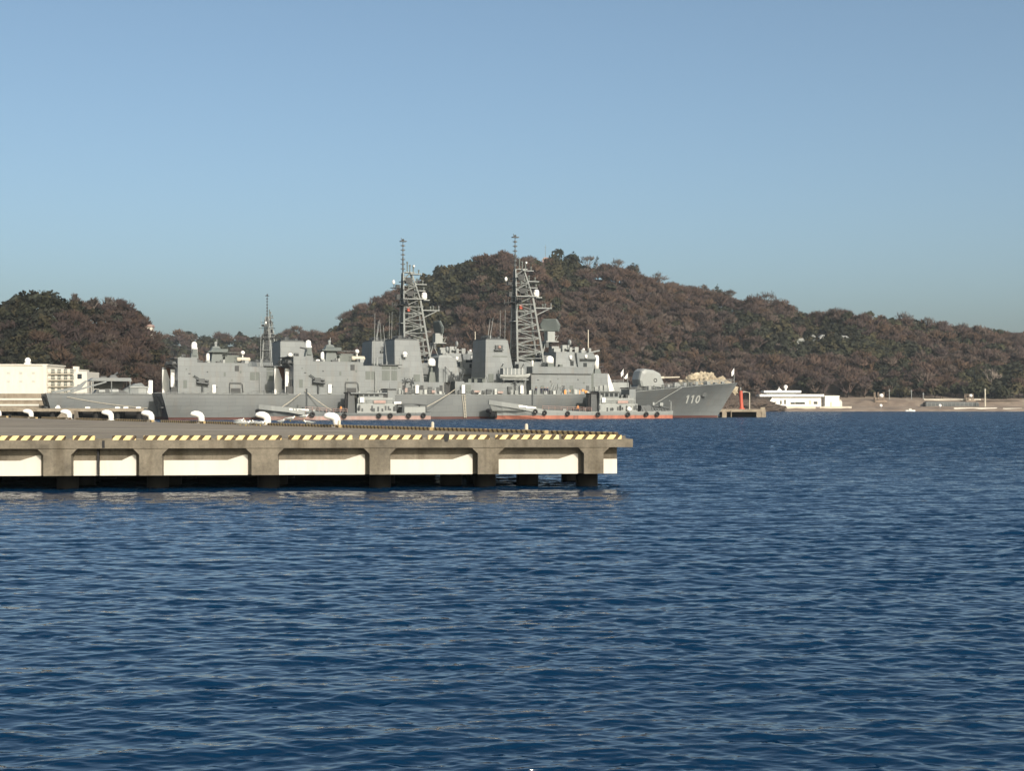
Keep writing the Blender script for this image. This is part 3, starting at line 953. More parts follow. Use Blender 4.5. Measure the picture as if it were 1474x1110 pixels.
    m.tube([(67.2, 0, 15.4), (66.4, 0, 17.2)], .08, 5); m.tube([(70.5, -2, 15), (72.4, -2, 15.6)], .15, 6)
    m.build('fire_control_radar', M['upper2'], bh)
    m = MB(); m.box(71.2, 86.4, -7.6, 5.5, D0, 8.7)
    m2 = m.build('funnel_base_house', M['upper'], T)
    m = MB()
    for x in (72.5, 74.0, 76.1):
        m.box(x, x + .8, -7.0, -6.0, 8.7, 9.6)
    m.tube([(76.2, -7, 8.7), (77.0, -7, 10.4)], .1, 5); m.tube([(77.6, -7, 8.7), (77.2, -7, 10.1)], .1, 5); m.tube([(73, -7.2, 9.9), (76.4, -7.2, 9.8)], .05, 4)
    m.box(71.6, 72.9, -7.75, -7.6, 6.3, 8.2)
    m.build('roof_fittings', M['louvre'], m2)
    f2 = funnel(77.6, 85.6, 78.0, 83.7, 8.7, 19.2, 5.0, 4.4)
    m = MB(); face_box(m, 78.5, 79.7, 8.9, 10.9, -5.1, .1); m.build('louvre_panel', M['louvre'], f2)
    m = MB(); m.box(80.0, 82.3, -5.3, -4.3, 16.6, 16.85); m.box(80.3, 82.2, -5.1, -4.4, 16.85, 17.9); m.build('sensor_box', M['mid'], f2)
    m = MB(); m.sphere((81.3, -5.15, 17.4), .4, 10, 6); m.build('sensor_ball', M['pinkred'], f2, True)

    # lattice mast
    mast = link('lattice_mast', None, T)
    legs = {}
    for s in (-1, 1):
        legs['a', s] = [Vector((87.2, s * 2.3, 13.0)), Vector((87.3, s * 1.25, 30.2)), Vector((87.4, s * .55, 37.0))]
        legs['f', s] = [Vector((94.4, s * 2.3, 13.0)), Vector((91.7, s * 1.25, 30.2)), Vector((89.6, s * .55, 37.0))]
    def at(k, s, z):
        p = legs[k, s]
        for a, b in zip(p, p[1:]):
            if a.z <= z <= b.z:
                return a.lerp(b, (z - a.z) / (b.z - a.z))
        return p[-1]
    m = MB()
    for k in legs.values():
        m.tube(k[:2], .27, 6); m.tube(k[1:], .19, 6)
    m.build('mast_leg', M['upper2'], mast)
    m = MB()
    zs = np.concatenate([np.arange(13.2, 30, 1.68), [30.2, 31.9, 33.6, 35.3, 37.0]])
    for i in range(len(zs) - 1):
        z0, z1 = zs[i], zs[i + 1]
        for s_ in (-1, 1):
            p, q, P, Q = at('a', s_, z0), at('f', s_, z0), at('a', s_, z1), at('f', s_, z1)
            m.tube([P, Q], .09, 4)
            m.tube([p, Q] if i % 2 else [q, P], .10, 4)
        for k_ in ('a', 'f'):
            m.tube([at(k_, -1, z1), at(k_, 1, z1)], .09, 4)
    m.build('mast_bracing', M['upper2'], mast)
    m = MB()
    for z in np.arange(13.4, 36.5, .55):
        p, q = at('a', -1, z), at('a', 1, z)
        m.tube([p.lerp(q, .12), p.lerp(q, .88)], .11, 4)
    for f_ in (.12, .38, .62, .88):
        m.tube([at('a', -1, 13.2).lerp(at('a', 1, 13.2), f_), at('a', -1, 30.1).lerp(at('a', 1, 30.1), f_), at('a', -1, 36.8).lerp(at('a', 1, 36.8), f_)], .15, 5)
    m.build('cable_ladder', M['mid'], mast)
    m = MB()
    m.tube([(87.45, 0, 36), (87.45, 0, 41.0), (87.45, 0, 41.1), (87.45, 0, 45.0)], [.2, .17, .10, .08], 6)
    m.box(86.7, 88.3, -.6, .6, 44.9, 45.1); m.tube([(86.9, -.4, 45.1), (86.9, -.4, 45.8)], .08, 5); m.sphere((87.5, 0, 45.35), .32, 8, 5)
    for z in (38.0, 39.2, 40.4, 41.6, 42.8, 43.9):
        m.tube([(86.8, 0, z), (88.1, .1, z)], .07, 4); m.box(87.2, 87.75, -.25, .25, z - .25, z + .2)
    m.build('pole_mast', M['mid'], mast)
    bits('mast_platform', [(87.0, 92.6, -1.9, 1.9, 30.2, 30.4), (92.61, 94.2, -1.3, 1.3, 30.0, 30.25), (89.2, 92.0, -1.2, 1.2, 36.6, 36.8), (90.4, 93.6, -.9, .9, 34.0, 34.2), (90.6, 93.2, -.9, .9, 32.4, 32.6), (88.0, 90.5, -.7, .7, 37.0, 37.2), (86.4, 88.6, -1.7, 1.7, 24.0, 24.15), (92.6, 94.6, -1.4, 1.4, 22.0, 22.15)], M['upper2'], mast)
    m = MB(); m.box(92.2, 97.0, -1.0, 1.0, 27.4, 27.65); m.tube([(92.2, -.8, 25.4), (96.6, -.8, 27.5)], .12, 5); m.tube([(96.8, -.9, 27.5), (96.8, -.9, 28.8)], .1, 5); m.build('outrigger', M['upper2'], mast)
    m = MB()
    m.tube([(87.2, -5.2, 28.9), (87.2, 5.2, 28.9)], .24, 5); m.tube([(84.4, 0, 28.6), (88, 0, 28.9)], .14, 5); m.tube([(87.2, -3.2, 32.6), (87.2, 3.2, 32.6)], .1, 5)
    for y in (-4.4, -3.1, -1.8, 1.8, 3.1, 4.4):
        m.tube([(87.2, y, 28.3), (87.2, y, 30.0)], .16, 5)
    m.box(86.2, 88.6, -2.0, 2.0, 28.6, 28.75); m.box(85.6, 86.4, -.6, .6, 30.2, 31.4); m.box(86.0, 87.0, 1.0, 1.8, 33.2, 34.0)
    m.tube([(87.3, -2.6, 34.8), (87.3, 2.6, 34.8)], .12, 5); m.tube([(84.9, 0, 31.0), (88, 0, 31.2)], .12, 5)
    for x in (84.6, 85.6):
        m.tube([(x, 0, 28.2), (x, 0, 29.5)], .14, 5)
    m.box(84.3, 86.6, -.9, .9, 33.0, 33.12); m.tube([(85.0, -.3, 33.1), (85.0, -.3, 34.0)], .12, 5)
    m.build('yardarm', M['dark'], mast)
    m = MB()
    for x, y, z, h_ in ((89.0, -.9, 37.2, 1.6), (90.0, -.6, 36.8, 1.9), (91.4, -.8, 36.8, .8), (90.9, -.7, 34.2, 1.2), (92.6, -.5, 34.2, .8), (91.4, .5, 32.6, 1.0), (92.9, -.4, 32.6, .6), (88.4, -.6, 37.2, 2.4), (90.3, 0, 38.0, .9), (88.9, .8, 30.4, 1.3), (90.0, -1.5, 30.4, 1.0), (91.2, 1.2, 30.4, 1.6), (92.4, -1.0, 27.65, .8), (94.6, -.7, 27.65, .7), (95.8, .5, 27.65, .9), (88.6, -1.2, 32.8, 1.1), (88.2, 1.1, 34.4, 1.2), (89.6, -1.0, 25.2, .9), (90.6, 1.2, 22.6, 1.0), (91.6, -1.2, 19.6, 1.1), (88.8, -1.4, 16.8, 1.2)):
        m = MB(); m.tube([(x, y, z), (x, y, z + h_ - .2), (x, y, z + h_ - .15), (x, y, z + h_ + .2)], [.15, .15, .26, .2], 7); m.build('antenna', M['louvre'], mast)
    m = MB(); m.sphere((90.2, -.6, 38.7), .3, 10, 6); m.sphere((84.9, -.3, 34.5), .38, 10, 6, 1.5); m.build('small_dome', M['white'], mast, True)
    m = MB(); m.tube([(93.1, -.2, 30.2), (93.1, -.2, 31.5)], .72, 16); m.sphere((93.1, -.2, 31.5), .72, 16, 6, lo=0); m.build('radome', M['white'], mast, True)
    m = MB(); m.box(88.6, 89.3, -.2, .2, 27.2, 28.2); m.build('signal_lamp', M['signred'], mast)
    m = MB(); m.sphere((90.2, -1.3, 29.0), .55, 10, 6); m.build('dark_sensor_ball', M['dark'], mast, True)
    bits('electronic_warfare_box', [(89.4, 90.9, .2, 1.1, 21.0, 22.0), (88.6, 90.6, -.8, .4, 25.4, 26.2), (88.0, 89.6, -.9, .7, 34.3, 35.8), (88.2, 90.2, -1.3, -.2, 31.0, 32.3), (89.6, 91.2, .2, 1.1, 30.5, 31.6)], M['dark'], mast)
    # air search radar in front of the mast on its own platform
    rad = link('search_radar', None, T); rad.location = (96.9, 0, 19.3)
    m = MB(); m.box(-1.7, 1.7, -1.6, 1.6, -.25, 0); m.box(-1.1, .9, -1.1, 1.1, 0, 2.4); m.tube([(-2.4, -.6, -3.6), (-1.5, -.9, -.2)], .16, 6); m.tube([(-2.4, .6, -3.6), (-1.5, .9, -.2)], .16, 6)
    m.tube([(.9, -.8, 1.2), (2.0, -.8, 1.5), (1.2, -.8, .1)], .12, 5); m.build('radar_pedestal', M['upper2'], rad)
    m = MB(); m.box(-1.7, -1.0, -1.5, 1.5, -1.6, -.25); m.box(-3.4, -1.6, -1.5, 1.5, -4.6, -3.6); m.frustum(-3.4, 1.4, -2, 2, -5.4, -2.4, .6, -1.5, 1.5, -3.6); m.build('radar_house', M['mid'], rad)
    m = MB(); rings = []
    for (q, s) in ((-.35, .86), (-.1, 1.0), (.25, 1.0), (.4, .8)):
        rings.append([Vector((q * .8 + a * s * .3, b * s, 4.0 + c * s)) for a, b, c in ((0.9, -2.0, -1.6), (0.9, 2.0, -1.6), (.2, 2.4, 0), (-1.0, 1.6, 1.6), (-1.0, -1.6, 1.6), (.2, -2.4, 0))])
    m.loft(rings); an = m.build('radar_antenna', M['teal'], rad)
    an.rotation_euler = (0, 0, R(55)); an.scale = (1.12, 1.12, 1.0)

    # bridge
    m = MB()
    m.box(88.5, 104.6, -7.9, 7.9, D0, 11.0)
    m.prism([(86.4, 5.95), (88.5, 5.95), (88.5, 13.4), (86.4, 13.4)], -5, 5)
    m.prism([(88.6, 11.0), (104.6, 11.0), (105.2, 12.7), (88.6, 12.7)], -8.45, 8.45)
    br = m.build('bridge', M['upper'], T)
    m = MB(); m.box(86.3, 96.4, -2.8, 2.8, 12.8, 14.0); m.frustum(96.0, 101.8, -5.6, 5.6, 12.7, 96.4, 101.4, -5.0, 5.0, 16.5)
    m.prism([(101.8, 12.7), (106.0, 12.7), (106.9, 14.9), (105.9, 16.3), (101.4, 16.3)], -6.2, 6.2)
    pl = m.build('pilot_house', M['upper'], br)
    m = MB()
    m.prism([(102.2, 14.1), (106.55, 14.1), (106.8, 14.8), (102.2, 14.8)], -6.26, 6.26)
    m.box(103.2, 104.2, -6.25, -6.0, 12.8, 13.8); m.box(100.0, 100.9, -5.55, -5.0, 12.9, 14.3)
    m.build('window_band', M['glass'], pl)
    m = MB(); m.box(104.62, 105.6, -7.2, 7.2, D0, 12.65); m.build('bridge_front', M['louvre'], br)
    m = MB()
    for x, y, z, s, h_ in ((97.2, -3, 16.5, .9, .9), (99.6, -2.4, 16.5, .6, 1.8), (102.4, -3.6, 16.3, .5, 1.5), (104.6, -3, 16.3, .8, .6), (105.4, -5.2, 16.3, .3, 1.2), (100.6, -4.2, 16.5, .35, 1.2), (98.4, 1, 16.5, 1, 1.6), (103.3, -5.4, 16.3, .4, .8)):
        m.box(x - s, x + s, y - s, y + s, z, z + h_)
    m.tube([(104.9, -5.6, 16.3), (107.6, -6.5, 16.9)], .2, 6)
    m.loft([[(100.6 + .15 * q, -3 + .8 * r * math.cos(t), 18.9 + .8 * r * math.sin(t)) for t in [2 * math.pi * i / 14 for i in range(14)]] for q, r in ((0, .5), (1, .9), (2.4, 1.0), (3, .96))])
    m.tube([(100.6, -3, 16.6), (100.6, -3, 18.3)], .3, 8); m.box(99.5, 103, -4, -2, 17.2, 17.4)
    m.build('bridge_roof_equipment', M['upper2'], br)
    m = MB()
    for x, z, r, h_ in ((100.1, 14.6, .38, 1.0), (103.9, 14.9, .35, .9)):
        m.tube([(x, -6.3 if x > 101 else -5.5, z), (x, -6.3 if x > 101 else -5.5, z + h_)], r, 10)
    m.tube([(89.2, -7, 12.7), (89.2, -7, 14.2)], .24, 8); m.sphere((104.3, -4, 17.2), .35, 8, 6)
    m.build('small_dome', M['white'], br, True)
    m = MB(); m.sphere((94.2, -6.0, 14.5), 1.02, 16, 10, .95); m.tube([(94.2, -6.0, 13.6), (94.2, -6, 14.4)], 1.0, 16); m.build('radome', M['white'], br, True)
    m = MB(); m.box(93.4, 95.0, -6.8, -5.2, 12.7, 13.6); m.box(96.2, 97.0, -7.6, -6.4, 12.7, 13.3); m.build('radome_base', M['louvre'], br)
    m = MB(); m.tube([(105.6, -4, 17), (105.6, -4, 22.2)], .13, 5); m.build('whip_antenna', M['tan'], br)
    m = MB(); m.box(104.7, 109.6, -7.0, 7.0, 6.0, 11.2); m.prism([(109.6, 6.3), (111.7, 6.5), (110.0, 11.2), (109.6, 11.2)], -6.4, 6.4)
    ff = m.build('forward_house', M['upper'], T)
    m = MB(); m.prism([(110.2, 6.6), (111.76, 6.6), (110.1, 11.0), (109.62, 11.0)], -6.52, -6.42); m.build('white_screen', M['white'], ff)
    # second close-in gun forward of the bridge
    g2 = link('close_in_gun', None, T); g2.location = (108.6, -2.4, 11.2)
    m = MB(); m.frustum(-.9, .9, -.9, .9, 0, -.7, .7, -.7, .7, 1.2); m.build('gun_mount', M['teal'], g2)
    m = MB(); m.tube([(0, 0, 1.2), (0, 0, 4.1)], .66, 16); m.sphere((0, 0, 4.1), .66, 16, 5, lo=0); m.build('radar_cover', M['white'], g2, True)
    m = MB(); m.tube([(.4, 0, 1.6), (2.0, 0, 1.8)], .14, 8); m.build('gun_barrel', M['dark'], g2)
    # side details of the bridge: doors, boxes, pipes
    m = MB()
    for x, z, w_, h_ in ((91.4, 6.2, .9, 1.9), (95.6, 9.6, .3, .3), (99.2, 6.2, .9, 1.9), (102.6, 8.6, .4, .4), (89.8, 7.5, .5, .5)):
        m = MB(); face_box(m, x - w_ / 2, x + w_ / 2, z, z + h_, -7.92); m.build('door', M['louvre'], br)
    m = MB()
    for k in range(7):
        m.tube([(93.2 + .5 * k, -8.3, 6.2 + .5 * ((k * 3) % 4)), (93.6 + .5 * k, -8.3, 7.8 + .4 * ((k * 5) % 3))], .1, 5)
    for x in (106.2, 107.5, 108.7):
        m.box(x - .4, x + .4, -7.5, -7.0, 6.4, 7.6 + (x % 1))
    m.build('side_gear', M['upper2'], br)
    m = MB()
    for x in (97.4, 98.4, 101.4, 102.2, 103.0):
        m = MB(); m.box(x - .3, x + .3, -8.4, -8.1, 6.0, 6.9 + .5 * ((x * 3) % 1)); m.build('life_jacket_rack', M['lifeorange'], br)
    # vertical launcher house and gun
    m = MB(); m.box(112.2, 116.8, -4.2, 4.2, 6.4, 9.0)
    vl = m.build('launcher_house', M['upper2'], T)
    m = MB()
    for i in range(4):
        for j in range(4):
            m.box(112.5 + i * 1.05, 113.4 + i * 1.05, -3.9 + j * 2.0, -2.2 + j * 2.0, 9.0, 9.12)
    m.build('launcher_hatch', M['mid'], vl)
    m = MB(); m.tube([(116.4, -4.4, 6.6), (116.4, -4.4, 11.2)], .07, 5); st_ = m.build('flag_staff', M['upper2'], T)
    m = MB(); m.loft([[(115.4 + .0, -4.4, 10.1), (116.4, -4.4, 11.4)], [(115.9, -4.5, 9.9), (116.4, -4.4, 10.3)]], cap=False, close=False); m.build('flag', M['white'], st_)
    gun = link('gun_turret', None, T); gun.location = (124.6, 0, 7.35)
    m = MB()
    prof = [(-3.5, .5), (-3.9, 2.2), (-3.3, 4.4), (-2.4, 5.0), (.4, 4.7), (2.2, 3.9), (3.2, 1.6), (3.6, .3)]
    rings = []
    for y, s in ((-2.6, .80), (-2.3, .95), (-1.6, 1.0), (1.6, 1.0), (2.3, .95), (2.6, .80)):
        rings.append([Vector((a * s, y, .3 + b * (s if b > 1 else 1))) for a, b in prof])
    m.loft(rings); th = m.build('gun_house', M['upper2'], gun)
    m = MB(); m.ring((.6, -2.62, 2.3), .42, .12, 'y'); m.build('side_hatch', M['dark'], th)
    m = MB(); m.tube([(2.6, 0, 3.0), (4.4, 0, 3.05)], .32, 10); m.tube([(4.4, 0, 3.05), (9.0, 0, 3.2)], .16, 10); m.build('gun_barrel', M['tan'], gun)
    m = MB(); m.tube([(0, 0, -.5), (0, 0, .6)], 3.0, 20); m.prism([(-4.6, -.2), (-1.5, -.2), (-1.5, 1.3), (-3.8, 1.1)], -1.6, 1.6); m.build('gun_base', M['mid'], gun)
    # anchor gear near the bow
    m = MB()
    for x, y in ((134, -2), (134, 2), (138, -1.2)):
        m.tube([(x, y, deck_z(x)), (x, y, deck_z(x) + .9)], .45, 8)
    m.box(141.2, 142.2, -1, 1, deck_z(141), deck_z(141) + .8); m.box(129.8, 130.6, -4.4, -3.6, deck_z(130), deck_z(130) + 1.2)
    m.build('anchor_windlass', M['upper2'], T)
    m = MB(); m.tube([(149.9, 0, 9.1), (149.9, 0, 13.2)], .07, 5); js = m.build('jack_staff', M['upper2'], T)
    m = MB(); m.loft([[(149.9, 0, 11.7), (149.9, 0, 13.1)], [(149.5, -.15, 11.2), (149.4, -.12, 12.5)], [(149.2, .05, 10.8), (149.1, .1, 12.0)]], cap=False, close=False); m.build('jack_flag', M['white'], js)
    # whip antennas
    for x, y, z, h_, lean in ((52.4, -6, 12.6, 9.5, -.9), (53.8, 2, 12.6, 10.5, -.6), (50.2, -3, 12.6, 12.5, .2), (79.6, -3.2, 19.2, 5.5, .8), (81.0, 2, 19.2, 5.5, .6), (83.4, -3, 13.2, 13.6, .25), (85.0, 4, 12.6, 14.4, .1)):
        m = MB(); m.tube([(x, y, z), (x, y, z + 1.0), (x + lean * .05, y, z + 1.05), (x + lean, y, z + h_)], [.15, .15, .075, .04], 5)
        m.build('whip_antenna', M['upper2'], T)
    # rigging wires from the mast
    for p, q in (((87.3, -1.2, 36.5), (106.0, -4.0, 16.6)), ((87.3, 1.2, 36.5), (106.0, 4.0, 16.6)), ((87.0, -4.4, 29.0), (82, -4.0, 19.4)), ((87.0, 4.4, 29.0), (82, 4.0, 19.4)), ((87.2, -4.4, 29.0), (92.0, -7.6, 12.8))):
        m = MB(); m.tube([p, q], .03, 4); m.build('rigging_wire', M['mid'], T)
    return T


ship = build_destroyer('grey destroyer with hull number 110 on its bow, moored nearest the camera', 'destroyers moored side by side')
ship2 = copy_tree(ship, skip=('hull_number',))
ship2['label'] = 'grey destroyer moored behind ship 110, its stern showing further left'
ship2.location = SHIP_P + SU * -23.0 + SN * 19.2
for c_ in ship2.children_recursive:
    if c_.name.startswith('radar_antenna'):
        c_.rotation_euler = (0, 0, R(8))
ship3 = copy_tree(ship, skip=('hull_number', 'whip_antenna', 'flag', 'jack_flag'))
ship3['label'] = 'distant warship of which only the small lattice mast rises above the left destroyers'
ship3.rotation_euler = (0, 0, R(82))
_m = Vector((87.4 * math.cos(R(82)), 87.4 * math.sin(R(82)), 0))
ship3.location = ground_pt(384.5, 566) - _m


def on_ship(s, y, z, base=None):
    return (base or SHIP_P) + SU * s + SN * y + Vector((0, 0, z))


# boat in davits: part cradle of the ship, boat a thing of its own
m = MB()
for x in (81.2, 86.6):
    m.tube([(x, -7.4, 8.6), (x, -8.6, 9.6)], .16, 6); m.tube([(x, -6.8, 8.6), (x, -6.6, 12.6), (x, -8.0, 13.4)], .16, 6)
m.box(80.6, 87.4, -8.9, -7.2, 9.4, 9.6)
o = m.build('boat_davit', M['upper2'], ship); 
bt = thing('ships_boat', 'grey ship boat with slatted canopy stowed beside the forward funnel of ship 110', 'boat', on_ship(84, -8.2, 9.62), TH)
m = MB(); rings = []
for x, hw, zb, zt in ((-4.0, .9, .25, 1.05), (-2.5, 1.15, .08, 1.0), (0, 1.2, .0, 1.0), (2.2, 1.0, .1, 1.1), (3.5, .5, .4, 1.3), (4.1, .05, .9, 1.45)):
    rings.append([(x, -hw, zt), (x, -hw * .8, (zb + zt) / 2), (x, -hw * .25, zb), (x, hw * .25, zb), (x, hw * .8, (zb + zt) / 2), (x, hw, zt)])
m.loft(rings); m.build('boat_hull', M['number'], bt)
m = MB(); m.box(-3.4, 2.4, -1.0, 1.0, 1.06, 2.5); cv = m.build('canopy', M['upper'], bt)
m = MB()
for k in range(6):
    m.box(-3.3 + k * .98, -3.1 + k * .98, -1.06, 1.06, 1.0, 2.62)
m.build('canopy_frame', M['number'], cv)

# ------------------------------------------------------------------ harbour tugs along the near side of ship 110
def build_tug(label, Ln, x_fun, house, kind):
    """local x forward from the stern (0) to the bow (Ln); the bow points to the left of the picture"""
    T = thing('harbour_tug', label, 'tug', (0, 0, 0), 0, 'harbour tugs alongside the warship')
    hb = 4.3
    xs = [0, 1.2, 4, 12, 24, Ln - 12, Ln - 6, Ln - 2.5, Ln]
    hbs = [3.2, 3.8, 4.2, hb, hb, hb, 3.6, 2.1, .25]
    if kind == 'right':
        zd = [1.9, 1.85, 1.8, 1.75, 1.8, 2.2, 3.0, 3.5, 3.9]
    else:
        zd = [1.7, 1.6, 1.55, 1.5, 1.6, 1.9, 2.3, 2.6, 2.9]
    def rake(x, z):   # stem leans back towards the water
        return x - (max(0, (x - (Ln - 9)) / 9) ** 1.5) * 1.7 * (1 - z / 3.9)
    m = MB()
    for s in (-1, 1):
        rows = []
        for x, b, z in zip(xs, hbs, zd):
            rows.append([(rake(x, .85), s * b * (.93 if x < Ln - 8 else .62), .85), (rake(x, (z + .85) / 2), s * b * (.97 if x < Ln - 8 else .82), (z + .85) / 2), (x, s * b, z)])
        m.loft(rows, 0, cap=False, close=False)
    m.add([(0, -3.2, 1.75), (0, 3.2, 1.75), (0, 3.0, .85), (0, -3.0, .85)], [(0, 1, 2, 3)])
    h = m.build('hull', [M['upper2' if kind == 'right' else 'upper']], T)
    m = MB()
    for s in (-1, 1):
        rows = []
        for x, b in zip(xs, hbs):
            rows.append([(rake(x, z), s * b * ((.90 + .03 * z) if x < Ln - 8 else .44 + .2 * z), z) for z in (-.9, 0, .85)])
        m.loft(rows, 0, cap=False, close=False)
    m.add([(0, -2.9, -.9), (0, 2.9, -.9), (0, 3.0, .85), (0, -3.0, .85)], [(0, 1, 2, 3)])
    m.build('lower_hull', M['orange' if kind == 'right' else 'pinkred'], h)
    # deck, bulwark of the fore part
    m = MB()
    for i in range(len(xs) - 1):
        zz = [min(zd[i], 2.2) - .25, min(zd[i + 1], 2.2) - .25]
        m.add([(xs[i], -hbs[i] * .97, zz[0]), (xs[i + 1], -hbs[i + 1] * .97, zz[1]), (xs[i + 1], hbs[i + 1] * .97, zz[1]), (xs[i], hbs[i] * .97, zz[0])], [(0, 1, 2, 3)])
    m.build('main_deck', M['deck'], T)
    m = MB()
    fx = Ln - (12 if kind == 'right' else 9.5)
    rows = []
    for x, b, z in ((fx, hb, zd[4] + .55), (Ln - 6, 3.6, zd[6] + .55), (Ln - 2.5, 2.1, zd[7] + .6), (Ln, .25, zd[8] + .65)):
        rows.append((x, b, z))
    for s in (-1, 1):
        m.loft([[(x, s * b, z - 1.1), (x, s * b * 1.01 + s * .02, z), (x, s * (b - .18), z), (x, s * (b - .18), z - 1.1)] for x, b, z in rows], cap=True)
    m.build('bulwark', M['upper2'], T)
    m = MB(); xm = Ln - 6.5
    for k, w_ in enumerate((.55, .5, .9, .6)):
        x = xm - .2 - k * 1.05
        b = np.interp(x, xs, hbs) + .09; z = np.interp(x, xs, zd) - .05
        m.box(x - w_, x + w_, -b - .04, -b + .1, z - .02 + .1 * (k % 2), z + .42)
    m.build('name_board', M['white'], T)
    # bow fender and tyres
    m = MB(); m.tube([(Ln - 1.6, -.9, 1.0), (Ln - 1.0, -.3, 1.0), (Ln - 1.0, .3, 1.0), (Ln - 1.6, .9, 1.0)], .8, 10)
    m.tube([(Ln - .2, -1.0, 2.0), (Ln + .25, 0, 2.0), (Ln - .2, 1.0, 2.0)], .45, 8); m.build('bow_fender', M['black'], T)
    if kind == 'right':
        tyres = [Ln - 12.5, Ln - 10.2, Ln - 18.5, Ln - 26.5, Ln - 34.5, 8.0, 5.0]
    else:
        tyres = [Ln - 11.2, Ln - 18.5, Ln - 26.6, 10.2, 5.8, 2.2]
    for x in tyres:
        m = MB(); b = np.interp(x, xs, hbs); z = np.interp(x, xs, zd)
        m.ring((x, -b - .2, max(z - .7, .95)), .40, .22, 'y'); m.tube([(x, -b - .15, z), (x, -b - .2, z - .5)], .05, 4)
        m.build('tyre_fender', M['black'], T)
    # funnel and exhaust
    m = MB(); m.frustum(x_fun - .9, x_fun + .9, -2.2, 1.2, 1.4, x_fun - .7, x_fun + .7, -2.0, 1.0, 6.0)
    fn = m.build('funnel', M['mid'], T)
    m = MB(); m.tube([(x_fun + 1.1, -1.6, 1.6), (x_fun + 1.2, -1.6, 4.2), (x_fun + 1.0, -1.6, 5.6), (x_fun + .3, -1.6, 6.3)], .28, 8); m.box(x_fun - .9, x_fun + .9, -2.2, 1.2, 6.0, 6.25)
    m.build('exhaust', M['black'], fn)
    # houses
    a, b = house
    m = MB(); m.box(a, b, -3.0, 3.0, 1.4, 3.6); m.box(a + .8, b - .3, -2.6, 2.6, 3.6, 5.0)
    hs = m.build('deck_house', M['upper2'], T)
    m = MB()
    if kind == 'right':
        m.box(b - 5.6, b - .4, -2.3, 2.3, 5.0, 6.5); m.box(b - 6.0, b + .1, -2.8, 2.8, 6.5, 6.7)
    else:
        m.box(b - 6.4, b - .6, -2.3, 2.3, 5.0, 5.9); m.box(b - 7.2, b + 1.4, -2.8, 2.8, 5.9, 6.15)
    wh = m.build('wheelhouse', M['upper'], hs)
    m = MB()
    for k in range(4):
        m.box(b - 5.3 + k * 1.25, b - 4.4 + k * 1.25, -2.34, -2.28, 5.35, 6.2 if kind == 'right' else 5.75)
    m.build('window', M['glass'], wh)
    m = MB()
    for k in range(6):
        m.tube([(a + .6 + k * 1.6, -3.02, 3.6), (a + .6 + k * 1.6, -3.02, 4.5)], .05, 4)
    m.tube([(a + .5, -3.02, 4.5), (b - .4, -3.02, 4.5)], .05, 4); m.tube([(a + .5, -3.02, 4.05), (b - .4, -3.02, 4.05)], .05, 4)
    m.build('hand_rail', M['upper2'], hs)
    m = MB(); m.box(a + 2.6, a + 5.4, -3.1, -3.0, 3.75, 4.4); m.build('red_banner', M['pinkred'], hs)
    m = MB()
    m.box(b - 1.6, b - .7, -3.12, -3.0, 3.9, 5.1); m.sphere((a + 2.5, -3.4, 2.3), .62, 12, 8) if kind == 'right' else m.box(a - 1.2, a + .6, -2.9, -2.4, 3.6, 4.1)
    m.build('life_ring_board', M['white'], hs, False)
    m = MB(); m.box(a + .2, a + 1.9, -2.4, 2.2, 3.6, 6.6 if kind == 'left' else 7.2); m.tube([(a + 1, -1.2, 6.6), (a + 1, -1.2, 8.4)], .09, 5)
    m.build('signal_mast_base', M['upper'], hs)
    m = MB(); m.box(a - .1, a + 2.1, -2.6, 2.4, 6.7 if kind == 'left' else 7.3, 7.1 if kind == 'left' else 7.6); m.box(a + 2.0, a + 2.8, -2.2, -1.0, 3.6, 5.9)
    m.build('dark_searchlight', M['dark'], hs)
    rg = random.Random(11 if kind == 'right' else 5)
    bx = []
    for k in range(16):
        x = rg.uniform(a, b); bx.append((x - .2, x + .2, -3.1, -2.98, rg.uniform(1.8, 2.2), rg.uniform(2.4, 3.4)))
    for k in range(16):
        x = rg.uniform(b + 2, Ln - 8); y = rg.uniform(-3.6, 2); q = rg.uniform(.15, .45)
        bx.append((x - q, x + q, y - q, y + q, 1.4, 1.4 + rg.uniform(.5, 1.5)))
    for k in range(10):
        x = rg.uniform(a, b); q = rg.uniform(.15, .5); y = rg.uniform(-2.2, 1.5); z = 5.0
        bx.append((x - q, x + q, y - q, y + q, z, z + rg.uniform(.4, 1.6)))
    bits('deck_gear', bx[:14], M['mid'], T); bits('deck_gear', bx[14:28], M['dark'], T); bits('deck_gear', bx[28:], M['upper2'], T)
    m = MB()
    xr = np.arange(b + 2.6, fx, 1.6)
    for zz in (.45, .9):
        m.tube([(x, -hb + .15, np.interp(x, xs, zd) + zz) for x in xr], .05, 4)
    for x in xr:
        m.tube([(x, -hb + .15, 1.4), (x, -hb + .15, np.interp(x, xs, zd) + .9)], .05, 4)
    m.build('side_rail', M['pinkred'], T)
    m = MB(); m.tube([(Ln - 10.6, -1.5, 1.6), (Ln - 10.6, -1.5, 7.0)], .2, 6); m.build('tow_post', M['mid'], T)
